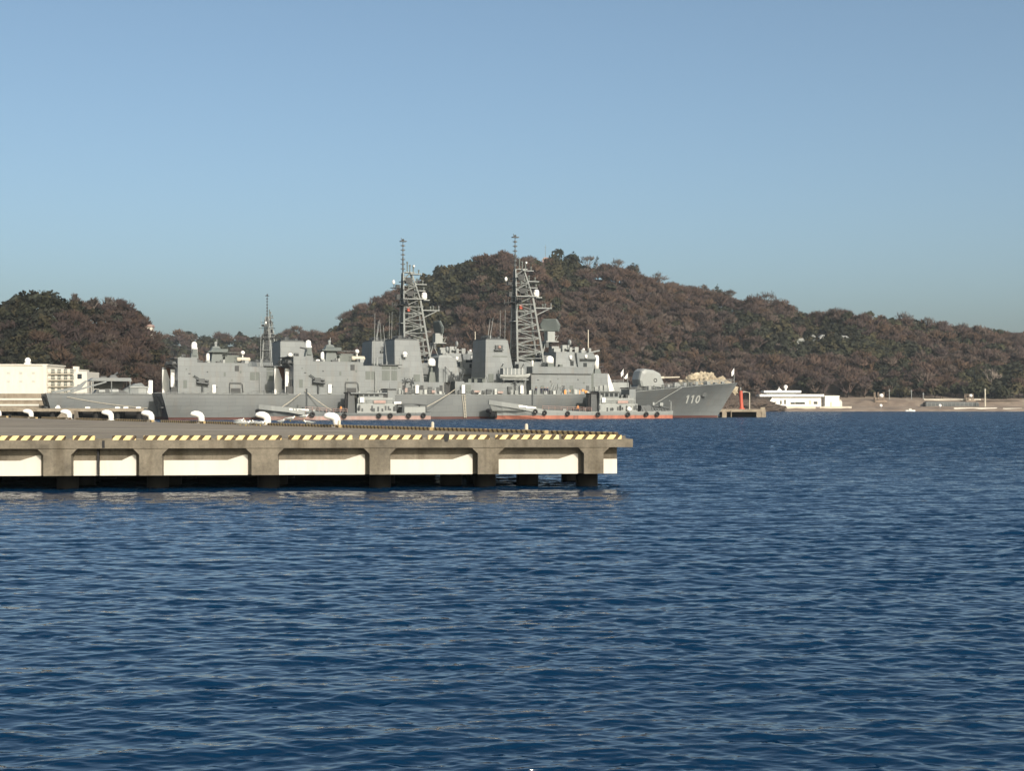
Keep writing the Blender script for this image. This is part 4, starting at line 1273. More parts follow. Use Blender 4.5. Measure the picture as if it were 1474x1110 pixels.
    if kind == 'left':
        m = MB(); m.prism([(6.8, 3.3), (6.9, 3.75), (3.2, 3.7), (.6, 3.35), (.6, 3.2), (3.2, 3.45)], -2.6, 2.6)
        for x in (6.6, 1.0):
            for y in (-2.5, 2.5):
                m.tube([(x, y, 1.4), (x, y, 3.4)], .12 if x < 3 else .3, 6)
        cp = m.build('stern_canopy', M['mid'], T)
        m = MB(); m.box(1.0, 6.2, -2.4, 2.4, 1.4, 2.9); m.build('canopy_side', M['upper2'], cp)
    else:
        m = MB()
        m.frustum(4.8, 8.6, -2.6, 2.0, 1.5, 5.4, 8.2, -2.2, 1.6, 3.2); m.tube([(6.6, -1.5, 3.2), (3.2, -2.2, 2.9), (.8, -2.4, 2.4)], .3, 6)
        for k in range(9):
            x = .8 + k * .9; m.tube([(x, -2.6, 1.6), (x + .3, -2.2, 2.4 + .4 * (k % 3))], .16, 5)
        m.build('towing_gear', M['mid'], T)
        m = MB(); m.tube([(.3, -2.6, 1.7), (.3, -2.6, 4.2), (.8, -2.6, 4.4)], .13, 6); m.box(2.6, 3.5, -2.9, -2.3, 3.1, 3.9); m.box(5.0, 5.5, -2.9, -2.5, 3.3, 4.0); m.build('stern_frame', M['upper2'], T)
    return T


tr = build_tug('grey tug with an orange red lower hull under the bridge of ship 110', 47.5, 21.0, (9.7, 20.0), 'right')
tl = build_tug('grey tug with a pale reddish hull and stern canopy below the aft funnel', 39.5, 18.7, (8.3, 17.6), 'left')
for T_, s_st in ((tr, 122.5), (tl, 59.6)):
    T_.location = on_ship(s_st, -14.0, 0); T_.rotation_euler = (0, 0, TH + math.pi)
# the tugs are seen from their other beam: mirror the y of everything by turning the local axis
for T_ in (tr, tl):
    T_.scale = (1, -1, 1)

# mooring lines and hanging ladder
def hang(p, q, sag, n=9):
    p, q = Vector(p), Vector(q)
    return [p.lerp(q, t) - Vector((0, 0, sag * 4 * t * (1 - t))) for t in [i / (n - 1) for i in range(n)]]
m = MB(); m.tube(hang(on_ship(68.4, -8.8, 7.0), on_ship(58.5, -12.2, 2.2), .3), .09, 5)
tag(m.build('mooring_line', M['rope']), 'pale mooring line slanting from the boat bay of ship 110 to the left tug', 'rope')
m = MB(); m.tube(hang(on_ship(32.0, -8.75, 6.6), on_ship(37.5, -12.0, 2.1), .2), .09, 5)
tag(m.build('mooring_line', M['rope']), 'pale mooring line slanting from the hangar of ship 110 down to the left tug', 'rope')
m = MB(); m.tube(hang(on_ship(31.0, -8.75, 6.0), on_ship(24.5, -12.0, 2.1), .2), .08, 5)
tag(m.build('mooring_line', M['rope']), 'thin mooring line running aft from the hangar of ship 110 to the tug bow', 'rope')
m = MB(); m.tube(hang(on_ship(4.5, -7.9, 5.2, ship2.location), on_ship(22.5, -8.6, 2.6, ship2.location), .3), .08, 5)
tag(m.build('mooring_line', M['rope']), 'pale line slanting across the hull side of the warship moored behind', 'rope')
m = MB()
for s in (-.25, .25):
    m.tube([on_ship(70.4 + s, -8.9, 5.9), on_ship(70.8 + s, -9.0, 3.0), on_ship(71.0 + s, -9.0, .3)], .07, 5)
for k in range(16):
    z = .5 + k * .35; m.tube([on_ship(70.7, -8.95, z), on_ship(71.2, -8.95, z)], .05, 4)
tag(m.build('rope_ladder', M['tan']), 'pale rope ladder hanging down the side of ship 110 between the two tugs', 'ladder')

# awning frame and sloping brow on the flight deck of the farther ship
SB = ship2.location.copy()
aw = thing('deck_awning', 'grey awning on posts with a sloping gangway on the stern deck of the farther ship', 'awning', on_ship(14, -3.5, 5.95, SB), TH)
m = MB(); m.prism([(-4.4, 3.0), (-3.4, 3.7), (5.0, 3.7), (5.2, 2.9), (5.0, 2.9), (-3.6, 2.95)], -3, 3); m.build('awning_roof', M['upper'], aw)
m = MB()
for x in (-3.6, .6, 4.8):
    for y in (-2.9, 2.9):
        m.tube([(x, y, 0), (x, y, 3.0)], .13, 6)
m.build('post', M['upper'], aw)
m = MB(); m.prism([(-9.2, 0), (-8.6, .1), (-.6, 2.6), (-.6, 2.95), (-9.2, .35)], -3.4, -2.6); m.prism([(-12.2, 0.1), (-5.8, 1.2), (-4.4, 3.0), (-4.8, 3.1), (-6.6, 1.8), (-12.2, .5)], 1.0, 2.2)
m.build('sloping_gangway', M['upper'], aw)
m = MB()
m.prism([(-3.2, 0), (-2.6, 1.0), (1.6, 1.3), (4.4, .3), (4.4, 0)], -2.4, 2.4); m.box(-2.8, 3.8, 2.2, 2.5, 1.2, 2.9)
m.build('covered_equipment', M['mid'], aw)
m = MB(); m.tube([(-2.2, -2.2, .5), (-.8, -2.2, .55)], .5, 8); m.tube([(.2, -2.3, .5), (2.2, -2.3, .55)], .55, 8); m.build('pale_bundle', M['upper2'], aw)
m = MB(); m.loft([[(x, y, z) for y, z in ((-2.2, .0), (-2.3, h_ * .7), (-1.6, h_), (1.6, h_), (2.3, h_ * .7), (2.2, 0))] for x, h_ in ((3.4, .9), (4.6, 1.6), (6.2, 2.4), (7.6, 2.6), (8.6, 1.6), (8.9, .3))]); m.build('covered_boat', M['upper'], aw)
m = MB(); m.box(-1.6, -.2, -.6, .6, 3.7, 4.1); m.frustum(.4, 2.4, -.7, .7, 3.7, .8, 1.8, -.4, .4, 4.4); m.tube([(1.5, 0, 4.3), (2.4, 0, 5.0)], .25, 6); m.build('roof_fitting', M['mid'], aw)
wl = thing('signal_cabinet', 'white narrow cabinet standing aft of the open hangar of the farther ship', 'cabinet', on_ship(23.8, -4, 5.95, SB), TH)
m = MB(); m.box(-.45, .45, -.5, .5, 0, 3.2); m.box(-1.0, -.45, -.4, .4, 0, 1.4); m.build('cabinet_body', M['white'], wl)
m = MB(); m.box(-5.2, -.6, -2, 2, 1.4, 1.75); m.box(-3.0, -1.2, -1.8, 1.8, 0, 1.4); m.build('side_bench', M['upper2'], wl)

# ------------------------------------------------------------------ people (skinned bodies)
def person_mesh(name, top, legs_, pose=0.0, hat=None):
    J = [(0, 0, .93), (0, 0, 1.12), (0, 0, 1.36), (0, 0, 1.48), (0, .0, 1.58), (0, .01, 1.70)]
    rad = [.13, .135, .145, .055, .085, .075]
    E = [(0, 1), (1, 2), (2, 3), (3, 4), (4, 5)]
    for s in (-1, 1):
        b = len(J)
        J += [(s * .09, 0, .88), (s * .105, .02 + pose * .1 * s, .50), (s * .11, -.01 - pose * .08 * s, .09), (s * .115, .13, .04)]
        rad += [.095, .068, .045, .042]
        E += [(0, b), (b, b + 1), (b + 1, b + 2), (b + 2, b + 3)]
        b = len(J)
        J += [(s * .18, 0, 1.40), (s * .235, -.01, 1.12), (s * .24, .09 + pose * .2, .90), (s * .235, .14 + pose * .22, .81)]
        rad += [.062, .046, .034, .032]
        E += [(2, b), (b, b + 1), (b + 1, b + 2), (b + 2, b + 3)]
    me = bpy.data.meshes.new(name + '_skeleton'); me.from_pydata(J, E, [])
    o = bpy.data.objects.new(name + '_skeleton', me); COL.objects.link(o)
    md = o.modifiers.new('s', 'SKIN'); md.use_smooth_shade = True
    for i, v in enumerate(me.skin_vertices[0].data):
        v.radius = (rad[i], rad[i] * (.72 if i in (0, 1, 2) else 1)); v.use_root = (i == 0)
    sm = o.modifiers.new('d', 'SUBSURF'); sm.levels = 1; sm.render_levels = 1
    dg = bpy.context.evaluated_depsgraph_get()
    out = bpy.data.meshes.new_from_object(o.evaluated_get(dg)); out.name = name
    bpy.data.objects.remove(o); bpy.data.meshes.remove(me)
    out.materials.clear()
    for mm in (top, legs_, M['skin'], hat or M['hair'], M['black']):
        out.materials.append(mm)
    for p in out.polygons:
        c = p.center
        k = 0
        if c.z < .10: k = 4
        elif c.z < .90 and abs(c.x) < .19: k = 1
        elif c.z > 1.66 or (c.z > 1.56 and c.y < -.02): k = 3
        elif c.z > 1.47: k = 2
        elif abs(c.x) > .19 and c.z < .89: k = 2
        p.material_index = k
    return out

pm_dark = person_mesh('person', M['navy'], M['navy'])
pm_orange = person_mesh('person', M['lifeorange'], M['navy'], .5, M['tan'])
crew = [(89.6, 'crew member in dark navy clothing standing leftmost of the group below the bridge', 1.2),
        (91.1, 'crew member in dark navy clothing second from the left in the group below the bridge', 1.8),
        (91.9, 'crew member in dark navy clothing third from the left in the group below the bridge', 1.4),
        (92.6, 'crew member in dark navy clothing rightmost of the group below the bridge', 2.0)]
for s_, lab, rz in crew:
    o = link('person', pm_dark); tag(o, lab, 'person', 'crew on the warship deck')
    o.location = on_ship(s_, -8.35, 5.93); o.rotation_euler = (0, 0, rz + 1.6); o.scale = (1.04,) * 3
for (T_, s_, y_, z_, lab) in ((tr, 97.0, -16.6, 1.56, 'person in orange work gear standing on the deck of the right tug'), (tl, 38.3, -16.8, 1.4, 'person in orange work gear standing on the left tug before its funnel')):
    o = link('person', pm_orange); tag(o, lab, 'person', 'tug crew in orange gear')
    o.location = on_ship(s_, y_, z_); o.rotation_euler = (0, 0, 2.8); o.scale = (1.05,) * 3

# ------------------------------------------------------------------ farther quay on the left, embankment, buildings
qy = thing('concrete_quay', 'farther low concrete quay on dark supports in front of the left stern', 'quay', (0, 0, 0))
qx1 = (207 - CX) / F * 300
m = MB(); m.prism([(qx1, 300), (qx1 - 2, 306), (-220, 312), (-220, 298)], 2.05, 2.68, axis='z'); m.build('quay_deck', M['conc_far'], qy)
m = MB()
x = qx1 - 1.2
while x > -160:
    m.tube([(x, 301, -2), (x, 301, 2.1)], .5, 10); m.tube([(x, 305, -2), (x, 305, 2.1)], .5, 10)
    x -= 4.4
m.build('support_pile', M['pile'], qy)
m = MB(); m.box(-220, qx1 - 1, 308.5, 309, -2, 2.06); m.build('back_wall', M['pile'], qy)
m = MB()
for px in (84, 127, 170, 182, 200):
    X = (px - CX) / F * 302
    m.box(X - .5, X + .4, 301.6, 302.2, 2.68, 3.0); m.box(X - .25, X + .25, 301.7, 302.1, 3.0, 3.3 if px == 84 else 3.02)
m.build('quay_fitting', M['white'], qy)
rmp = thing('boat_ramp', 'brown sloping ramp plate leaning on the farther quay behind a bollard', 'ramp', ground_pt(96, 260))
m = MB(); m.prism([(-2.4, .2), (-.2, 2.4), (1.6, 2.4), (1.9, .2)], -1.2, 1.2); m.build('ramp_plate', M['conc_far'], rmp)
m = MB(); m.box(-2.2, -1.8, -1.25, -1.21, -2, 1.0); m.box(1.3, 1.7, -1.25, -1.21, -2, 1.8); m.build('ramp_leg', M['pile'], rmp)

emb = thing('embankment_wall', 'stepped beige embankment below the long white building at left', 'wall', (0, 0, 0))
m = MB()
for Y, z0, z1, x1 in ((352, -2, 3.2, -112), (362, 3.2, 4.6, -113), (372, 4.6, 6.2, -114)):
    m.box(-260, x1, Y, 470, z0 - .01, z1)
m.build('terrace', M['conc_far'], emb)
m = MB()
for Y, z, x1 in ((351.9, 3.2, -112.5), (361.9, 4.6, -113.5)):
    m.box(-260, x1, Y - .12, Y + .4, z - .1, z + .35)
m.build('coping', M['whitewash'], emb)

def bld_pt(px, Y):
    return (px - CX) / F * Y
wb = thing('waterfront_building', 'long cream flat roofed building with a roof dome at the left edge', 'building', (0, 0, 0))
Yb = 410.0
x0, x1, x2, x3 = bld_pt(-70, Yb), bld_pt(68, Yb), bld_pt(106, Yb), bld_pt(124, Yb)
zt = height_at(526, Yb); zt2 = height_at(531, Yb)
m = MB(); m.box(x0, x1, Yb, Yb + 16, 5, zt); m.box(x0 - .2, x1 + .25, Yb - .3, Yb + 16.3, zt, zt + .35); m.box(x1 - 1.2, x1 - .2, Yb - .35, Yb, 5, zt); m.build('wall', M['whitewash'], wb)
m = MB(); m.box(x1 + .003, x2, Yb + .6, Yb + 15, 5, zt2); m.box(x2, x3, Yb + .9, Yb + 13, 5, zt2 - .8); m.build('rear_wing', M['whitewash'], wb)
for px in (12, 30, 48):
    for py in (537, 549):
        m = MB(); X = bld_pt(px, Yb); z = height_at(py, Yb); m.box(X - .42, X + .42, Yb - .05, Yb + .1, z - .3, z + .3); f = m.build('window', M['tan'], wb)
        m = MB(); m.box(X - .34, X + .34, Yb - .08, Yb - .045, z - .22, z + .22); m.build('pane', M['number'], f)
for k in range(4):
    z = 6.6 + k * 1.75
    m = MB(); m.box(x1 + .3, x2 - .2, Yb - .3, Yb + .6, z, z + .16); bl = m.build('balcony', M['tan'], wb)
    m = MB()
    for j in range(15):
        X = x1 + .5 + j * .46; m.box(X, X + .06, Yb - .3, Yb - .24, z + .16, z + .85)
    m.box(x1 + .3, x2 - .2, Yb - .32, Yb - .24, z + .85, z + .95); m.build('balcony_rail', M['tan'], bl)
    m = MB()
    for j in range(4):
        X = x1 + .9 + j * 1.75; m.box(X, X + 1.0, Yb + .55, Yb + .62, z + .2, z + 1.4)
    m.build('balcony_door', M['louvre'], bl)
for z in (7.6, 10.6):
    m = MB(); m.box(x2 + .8, x2 + 2.0, Yb + .82, Yb + .95, z, z + 1.3); m.build('window', M['glass'], wb)
m = MB(); X = bld_pt(40, Yb + 6); m.box(X - .7, X + .7, Yb + 5, Yb + 7, zt + .3, zt + .9); m.sphere((X, Yb + 6, zt + 1.5), .85, 14, 8); m.build('roof_dome', M['white'], wb, True)
m = MB()
for px in (104, 108):
    X = bld_pt(px, Yb); m.box(X - .4, X + .4, Yb + 2, Yb + 3, zt2 - .9, zt2 + .7)
m.build('roof_vent', M['whitewash'], wb)

# ------------------------------------------------------------------ hills
SKY_MAIN = [(440, 492), (478, 486), (490, 468), (510, 451), (530, 444), (560, 433), (590, 419), (610, 406), (625, 395), (645, 392), (670, 385), (700, 379), (720, 374), (745, 379), (762, 379), (785, 380), (810, 376), (830, 384), (860, 388), (900, 394), (930, 408), (960, 412), (985, 421), (1020, 427), (1040, 431), (1065, 438), (1090, 440), (1130, 447), (1150, 459), (1180, 460), (1210, 458), (1235, 463), (1260, 467), (1300, 468), (1330, 473), (1370, 477), (1400, 482), (1440, 487), (1474, 489), (1560, 496), (1680, 508)]
SKY_LEFT = [(-260, 470), (-120, 455), (-40, 446), (0, 446), (18, 444), (25, 434), (45, 429), (70, 429), (78, 438), (105, 444), (140, 448), (170, 446), (185, 449), (200, 461), (208, 474), (217, 486), (226, 498), (236, 512), (250, 540), (262, 566)]
SKY_FAR = [(150, 500), (215, 494), (240, 489), (255, 486), (275, 488), (300, 491), (330, 487), (355, 487), (380, 489), (400, 485), (420, 481), (440, 485), (462, 489), (490, 494), (560, 500)]


def sstep(t):
    t = np.clip(t, 0, 1); return t * t * (3 - 2 * t)


class Hill:
    def __init__(self, name, prof, Yb, Yr, z0, tree_h, seed, steep=.75):
        self.px = np.array([p[0] for p in prof], float); self.py = np.array([p[1] for p in prof], float)
        self.Yb, self.Yr, self.z0, self.th, self.seed, self.name, self.steep = Yb, Yr, z0, tree_h, seed, name, steep

    def ridge_Y(self, px):
        return self.Yr + 26 * np.sin(px * .013 + self.seed) + 14 * np.sin(px * .037 + 2 * self.seed)

    def base_Y(self, px):
        return self.Yb + 6 * np.sin(px * .02 + self.seed)

    def point(self, px, v):
        px = np.asarray(px, float); v = np.asarray(v, float)
        Yr = self.ridge_Y(px); Yb = self.base_Y(px)
        zr = CAMH + (YH - np.interp(px, self.px, self.py)) * Yr / F - self.th
        zr = np.maximum(zr, self.z0 - 3)
        Y = Yb + (Yr - Yb) * v
        prof = np.where(v <= 1, sstep(np.clip(v, 0, 1)) * (1 - self.steep) + np.clip(v, 0, 1) * self.steep, 1 - .55 * (v - 1) ** 1.2)
        z = self.z0 + (zr - self.z0) * prof
        X = (px - CX) / F * Y
        g = (np.sin(X * .045 + self.seed + .8 * np.sin(Y * .03)) + .6 * np.sin(X * .11 + Y * .05 + self.seed * 2) + .5 * np.sin(Y * .09 - X * .03))
        z = z + g * 2.6 * np.clip(v, 0, 1) * np.clip(1 - v, 0, 1) * 2.2
        return X, Y, z

    def build(self, mat, nx=260, ny=40):
        pxs = np.linspace(self.px[0], self.px[-1], nx); vs = np.linspace(-.03, 1.7, ny)
        P, V = np.meshgrid(pxs, vs)
        X, Y, z = self.point(P, V)
        vs_ = np.stack([X, Y, z], -1).reshape(-1, 3)
        idx = np.arange(nx * ny).reshape(ny, nx)
        q = np.stack([idx[:-1, :-1], idx[:-1, 1:], idx[1:, 1:], idx[1:, :-1]], -1).reshape(-1, 4)
        me = bpy.data.meshes.new(self.name); me.from_pydata(vs_.tolist(), [], q.tolist())
        me.polygons.foreach_set('use_smooth', [True] * len(me.polygons)); me.materials.append(mat)
        return structure(link(self.name, me))


H_MAIN = Hill('wooded_hill', SKY_MAIN, 742, 905, 5.0, 5.5, 1.3)
H_LEFT = Hill('wooded_hill', SKY_LEFT, 452, 545, 4.0, 4.5, 4.1)
H_FAR = Hill('wooded_hill', SKY_FAR, 1040, 1150, 4.0, 6.0, 2.2)
for h_ in (H_MAIN, H_LEFT, H_FAR):
    h_.build(M['litter'])


def house_v(hill, px, py):
    """how far up the slope the ground lies where a house is seen"""
    vs = np.linspace(.02, .98, 200)
    X, Y, z = hill.point(np.full(200, float(px)), vs)
    return float(vs[np.argmin(np.abs(YH + F * (CAMH - z - 1.0) / Y - py))])


HOUSES = [(1186, 488), (1168, 487), (1213, 488), (1153, 493)]
# tree prototypes: many small twig or leaf faces spread through the crown
def quads_to_arrays(cent, U, V):
    return np.stack([cent - U - V, cent + U - V, cent + U + V, cent - U + V], 1).reshape(-1, 3)


def rand_dirs(rg, n):
    d = rg.standard_normal((n, 3)); return d / np.linalg.norm(d, axis=1, keepdims=True)


def crown_dirs(C, h):
    d = C - np.array([0, 0, h * .38]); d[:, 2] = d[:, 2] * 1.1 + .15 * h
    d /= np.linalg.norm(d, axis=1, keepdims=True) + 1e-6
    return np.repeat(d, 4, 0)


def proto_bare(seed, h, r, n=120):
    rg = np.random.default_rng(seed)
    nb = 9
    ang = rg.uniform(0, 2 * np.pi, nb); el = rg.uniform(.35, 1.35, nb)
    tips = np.stack([np.cos(ang) * np.cos(el) * r * .8, np.sin(ang) * np.cos(el) * r * .8, h * .42 + np.sin(el) * h * .42], 1)
    base = np.array([0, 0, h * .30])
    C, U, V = [], [], []
    for t in tips:                                   # limbs
        for a, b in ((0, .55), (.5, 1)):
            p, q = base + (t - base) * a, base + (t - base) * b
            d = q - p; s = np.cross(d, [0.3, 1, 0]); s = s / (np.linalg.norm(s) + 1e-6)
            C.append((p + q) / 2); U.append(d / 2); V.append(s * (.13 - .06 * a))
    C.append(np.array([0, 0, h * .18])); U.append(np.array([0, 0, h * .2])); V.append(np.array([.16, 0.06, 0]))
    k = rg.integers(0, nb, n)
    out = rand_dirs(rg, n); out[:, 2] = np.abs(out[:, 2]) * .8 + .1
    c = tips[k] + out * rg.uniform(.1, 1, (n, 1)) * r * .52
    d = out + (c - base) / np.linalg.norm(c - base, axis=1, keepdims=True) + rand_dirs(rg, n) * .5
    d /= np.linalg.norm(d, axis=1, keepdims=True)
    s = np.cross(d, rand_dirs(rg, n)); s /= np.linalg.norm(s, axis=1, keepdims=True)
    L = rg.uniform(.4, 1.0, (n, 1)); wd = rg.uniform(.05, .17, (n, 1))
    C = np.concatenate([np.array(C), c]); U = np.concatenate([np.array(U), d * L]); V = np.concatenate([np.array(V), s * wd])
    nl = len(C) - n
    shade = np.concatenate([np.full(nl, 1.25), rg.uniform(.78, 1.22, n)])
    return quads_to_arrays(C, U, V), shade, crown_dirs(C, h)


def proto_leafy(seed, h, r, n=130, flat=1.0):
    rg = np.random.default_rng(seed)
    nb = 8
    o = rand_dirs(rg, nb) * np.array([r * .55, r * .55, h * .22 * flat]); o[:, 2] += h * .62
    k = rg.integers(0, nb, n)
    d = rand_dirs(rg, n); d[:, 2] = np.where(d[:, 2] < -.3, -d[:, 2], d[:, 2])
    c = o[k] + d * np.array([r * .5, r * .5, h * .24 * flat]) * rg.uniform(.55, 1.05, (n, 1))
    nrm = d + rand_dirs(rg, n) * .75
    nrm /= np.linalg.norm(nrm, axis=1, keepdims=True)
    u = np.cross(nrm, rand_dirs(rg, n)); u /= np.linalg.norm(u, axis=1, keepdims=True); v = np.cross(nrm, u)
    sz = rg.uniform(.22, .62, (n, 1)) * r / 3.6
    C = np.concatenate([c, [[0, 0, h * .25]]]); U = np.concatenate([u * sz, [[0, 0, h * .3]]]); V = np.concatenate([v * sz * rg.uniform(.5, 1, (n, 1)), [[.15, .05, 0]]])
    br = (.75 + .5 * rg.random(nb))[k] * rg.uniform(.8, 1.2, n)
    return quads_to_arrays(C, U, V), np.concatenate([br, [1.6]]), crown_dirs(C, h)


BARE = [proto_bare(s, 9.0, 4.4, 300) for s in range(7)]
LEAF = [proto_leafy(20 + s, 8.5, 3.9, 190) for s in range(6)]


def forest(name, hill, n, seed, px_rng, v_rng, evergreen_fn, scale=1.0, reject=None, deep=1.0):
    rg = np.random.default_rng(seed)
    px = rg.uniform(*px_rng, n); v = rg.uniform(v_rng[0] ** 1.0, v_rng[1], n)
    k0 = int(n * .82); v = np.concatenate([v[:k0], rg.uniform(.95, 1.06, n - k0)])
    if reject is not None:
        k = ~reject(px, v); px, v = px[k], v[k]
    X, Y, z = hill.point(px, v)
    ev = evergreen_fn(px, v) + rg.normal(0, .13, len(px)) > .5
    VS, CS, NS = [], [], []
    cols_b = np.array([(.088, .060, .051), (.074, .052, .047), (.094, .063, .050), (.080, .058, .054), (.100, .075, .063), (.092, .060, .042)])
    cols_e = np.array([(.034, .036, .022), (.028, .030, .021), (.044, .043, .025), (.034, .035, .026), (.056, .049, .028)])
    for i in range(len(px)):
        e = ev[i]
        P, sh, nd = (LEAF if e else BARE)[rg.integers(0, 6)]
        s = scale * rg.uniform(.62, 1.18); a = rg.uniform(0, 6.28)
        ca, sa = math.cos(a), math.sin(a)
        q = P * np.array([s * rg.uniform(.85, 1.2), s * rg.uniform(.85, 1.2), s * rg.uniform(.8, 1.15)])
        VS.append(np.stack([q[:, 0] * ca - q[:, 1] * sa + X[i], q[:, 0] * sa + q[:, 1] * ca + Y[i], q[:, 2] + z[i] - .4], 1))
        NS.append(np.stack([nd[:, 0] * ca - nd[:, 1] * sa, nd[:, 0] * sa + nd[:, 1] * ca, nd[:, 2]], 1))
        c = deep * (cols_e if e else cols_b)[rg.integers(0, 5 if e else 6)] * rg.uniform(.86, 1.14)
        CS.append(np.repeat(c[None, :] * sh[:, None], 4, 0))
    VS = np.concatenate(VS); CS = np.clip(np.concatenate(CS), 0, 1)
    return structure(quad_object(name, VS, CS, np.concatenate(NS)), 'stuff')


def quad_object(name, VS, CS, NS, parent=None):
    return link(name, quad_mesh(name, VS, CS, NS), parent)


def quad_mesh(name, VS, CS, NS):
    me = bpy.data.meshes.new(name); nv = len(VS)
    me.vertices.add(nv); me.vertices.foreach_set('co', VS.astype(np.float32).ravel())
    me.loops.add(nv); me.loops.foreach_set('vertex_index', np.arange(nv, dtype=np.int32))
    me.polygons.add(nv // 4); me.polygons.foreach_set('loop_start', np.arange(0, nv, 4, dtype=np.int32))
    me.update(calc_edges=True)
    at_ = me.attributes.new('tint', 'FLOAT_COLOR', 'POINT')
    at_.data.foreach_set('color', np.concatenate([CS, np.ones((nv, 1))], 1).astype(np.float32).ravel())
    an_ = me.attributes.new('crown_dir', 'FLOAT_VECTOR', 'POINT'); an_.data.foreach_set('vector', NS.astype(np.float32).ravel())
    me.materials.append(M['foliage'])
    return me


def patchy(px, v, sx, s):
    return .5 + .5 * np.sin(px * sx + s + 1.7 * np.sin(v * 7 + s)) * np.sin(v * 6.3 + px * sx * .6 + 2 * s)


def ev_main(px, v):
    e = .08 + .50 * patchy(px, v, .024, .7)
    e += .5 * np.exp(-((px - 640) / 50) ** 2) * (v > .6) + .45 * np.exp(-((px - 810) / 45) ** 2) * (v > .72)
    e += .45 * np.exp(-((px - 1200) / 110) ** 2 - ((v - .55) / .22) ** 2) + .3 * np.exp(-((px - 1420) / 60) ** 2) * (v < .4)
    e += .35 * np.exp(-((px - 530) / 60) ** 2) * (v < .7) + .3 * np.exp(-((px - 1060) / 70) ** 2 - ((v - .7) / .2) ** 2)
    return e


def ev_left(px, v):
    return .25 + .3 * patchy(px, v, .05, 2.0) + .6 * np.exp(-((px - 50) / 32) ** 2) * (v > .8) + .3 * np.exp(-((px - 30) / 60) ** 2)


forest('bare_woodland', H_MAIN, 4200, 3, (445, 1640), (.0, 1.0), ev_main, 1.06,
       lambda px, v: ((np.abs(px - 1010) < 27) & (v < .22)) | sum([(np.abs(px - a) < 9) & (v < house_v(H_MAIN, a, b) + .012) & (v > house_v(H_MAIN, a, b) - .12) for a, b in HOUSES]).astype(bool) | ((px > 1090) & (px < 1215) & (v < .03)))
forest('ridge_scrub', H_MAIN, 700, 13, (445, 1640), (.93, 1.03), ev_main, .6)
forest('bare_woodland', H_LEFT, 900, 8, (-150, 246), (.0, 1.0), ev_left, .82, None, .70)
forest('distant_woodland', H_FAR, 620, 9, (180, 540), (.3, 1.0), lambda px, v: .45 + .2 * patchy(px, v, .04, 1.0), 1.2)


# trees that stand out on the skylines, each a thing of its own
def quad_tint(P, sh, col, rot, s):
    ca, sa = math.cos(rot), math.sin(rot)
    q = P * s
    return np.stack([q[:, 0] * ca - q[:, 1] * sa, q[:, 0] * sa + q[:, 1] * ca, q[:, 2]], 1), np.clip(np.repeat(np.array(col)[None, :] * sh[:, None], 4, 0), 0, 1)


def single_tree(kind, label, hill, px, v, h, r, col, seed, lean=0.0):
    X, Y, z = hill.point(px, v)
    h, r, z = h * 1.22, r * 1.1, z + (2.0 if v > .9 and hill is H_MAIN else 0)
    t = thing('bare_tree' if kind == 'bare' else 'evergreen_tree', label, 'tree', (float(X), float(Y), float(z) - .3), 0, None)
    m = MB()
    rg = random.Random(seed)
    lx = math.tan(R(lean)) * h
    m.tube([(0, 0, -.5), (lx * .25, 0, h * .25), (lx * .55, 0, h * .55), (lx * .9, 0, h * .86)], [.28, .22, .15, .06], 6)
    for k in range(7):
        a = rg.uniform(0, 6.28); b = h * rg.uniform(.3, .6); L = r * rg.uniform(.5, .95)
        m.tube([(lx * b / h, 0, b), (lx * b / h + L * .5 * math.cos(a), L * .5 * math.sin(a), b + h * .13), (lx * b / h + L * math.cos(a), L * math.sin(a), b + h * .3)], [.13, .09, .04], 5)
    m.build('trunk', M['bark'], t)
    P, sh, nd = (proto_bare(seed, h, r, 260) if kind == 'bare' else proto_leafy(seed, h, r, 230, 1.0 if kind == 'ever' else .55))
    q, c = quad_tint(P, sh, col, 0.0, 1.0)
    q[:, 0] += lx * .6 * (q[:, 2] / h)
    quad_object('crown', q, c, nd, t)
    return t


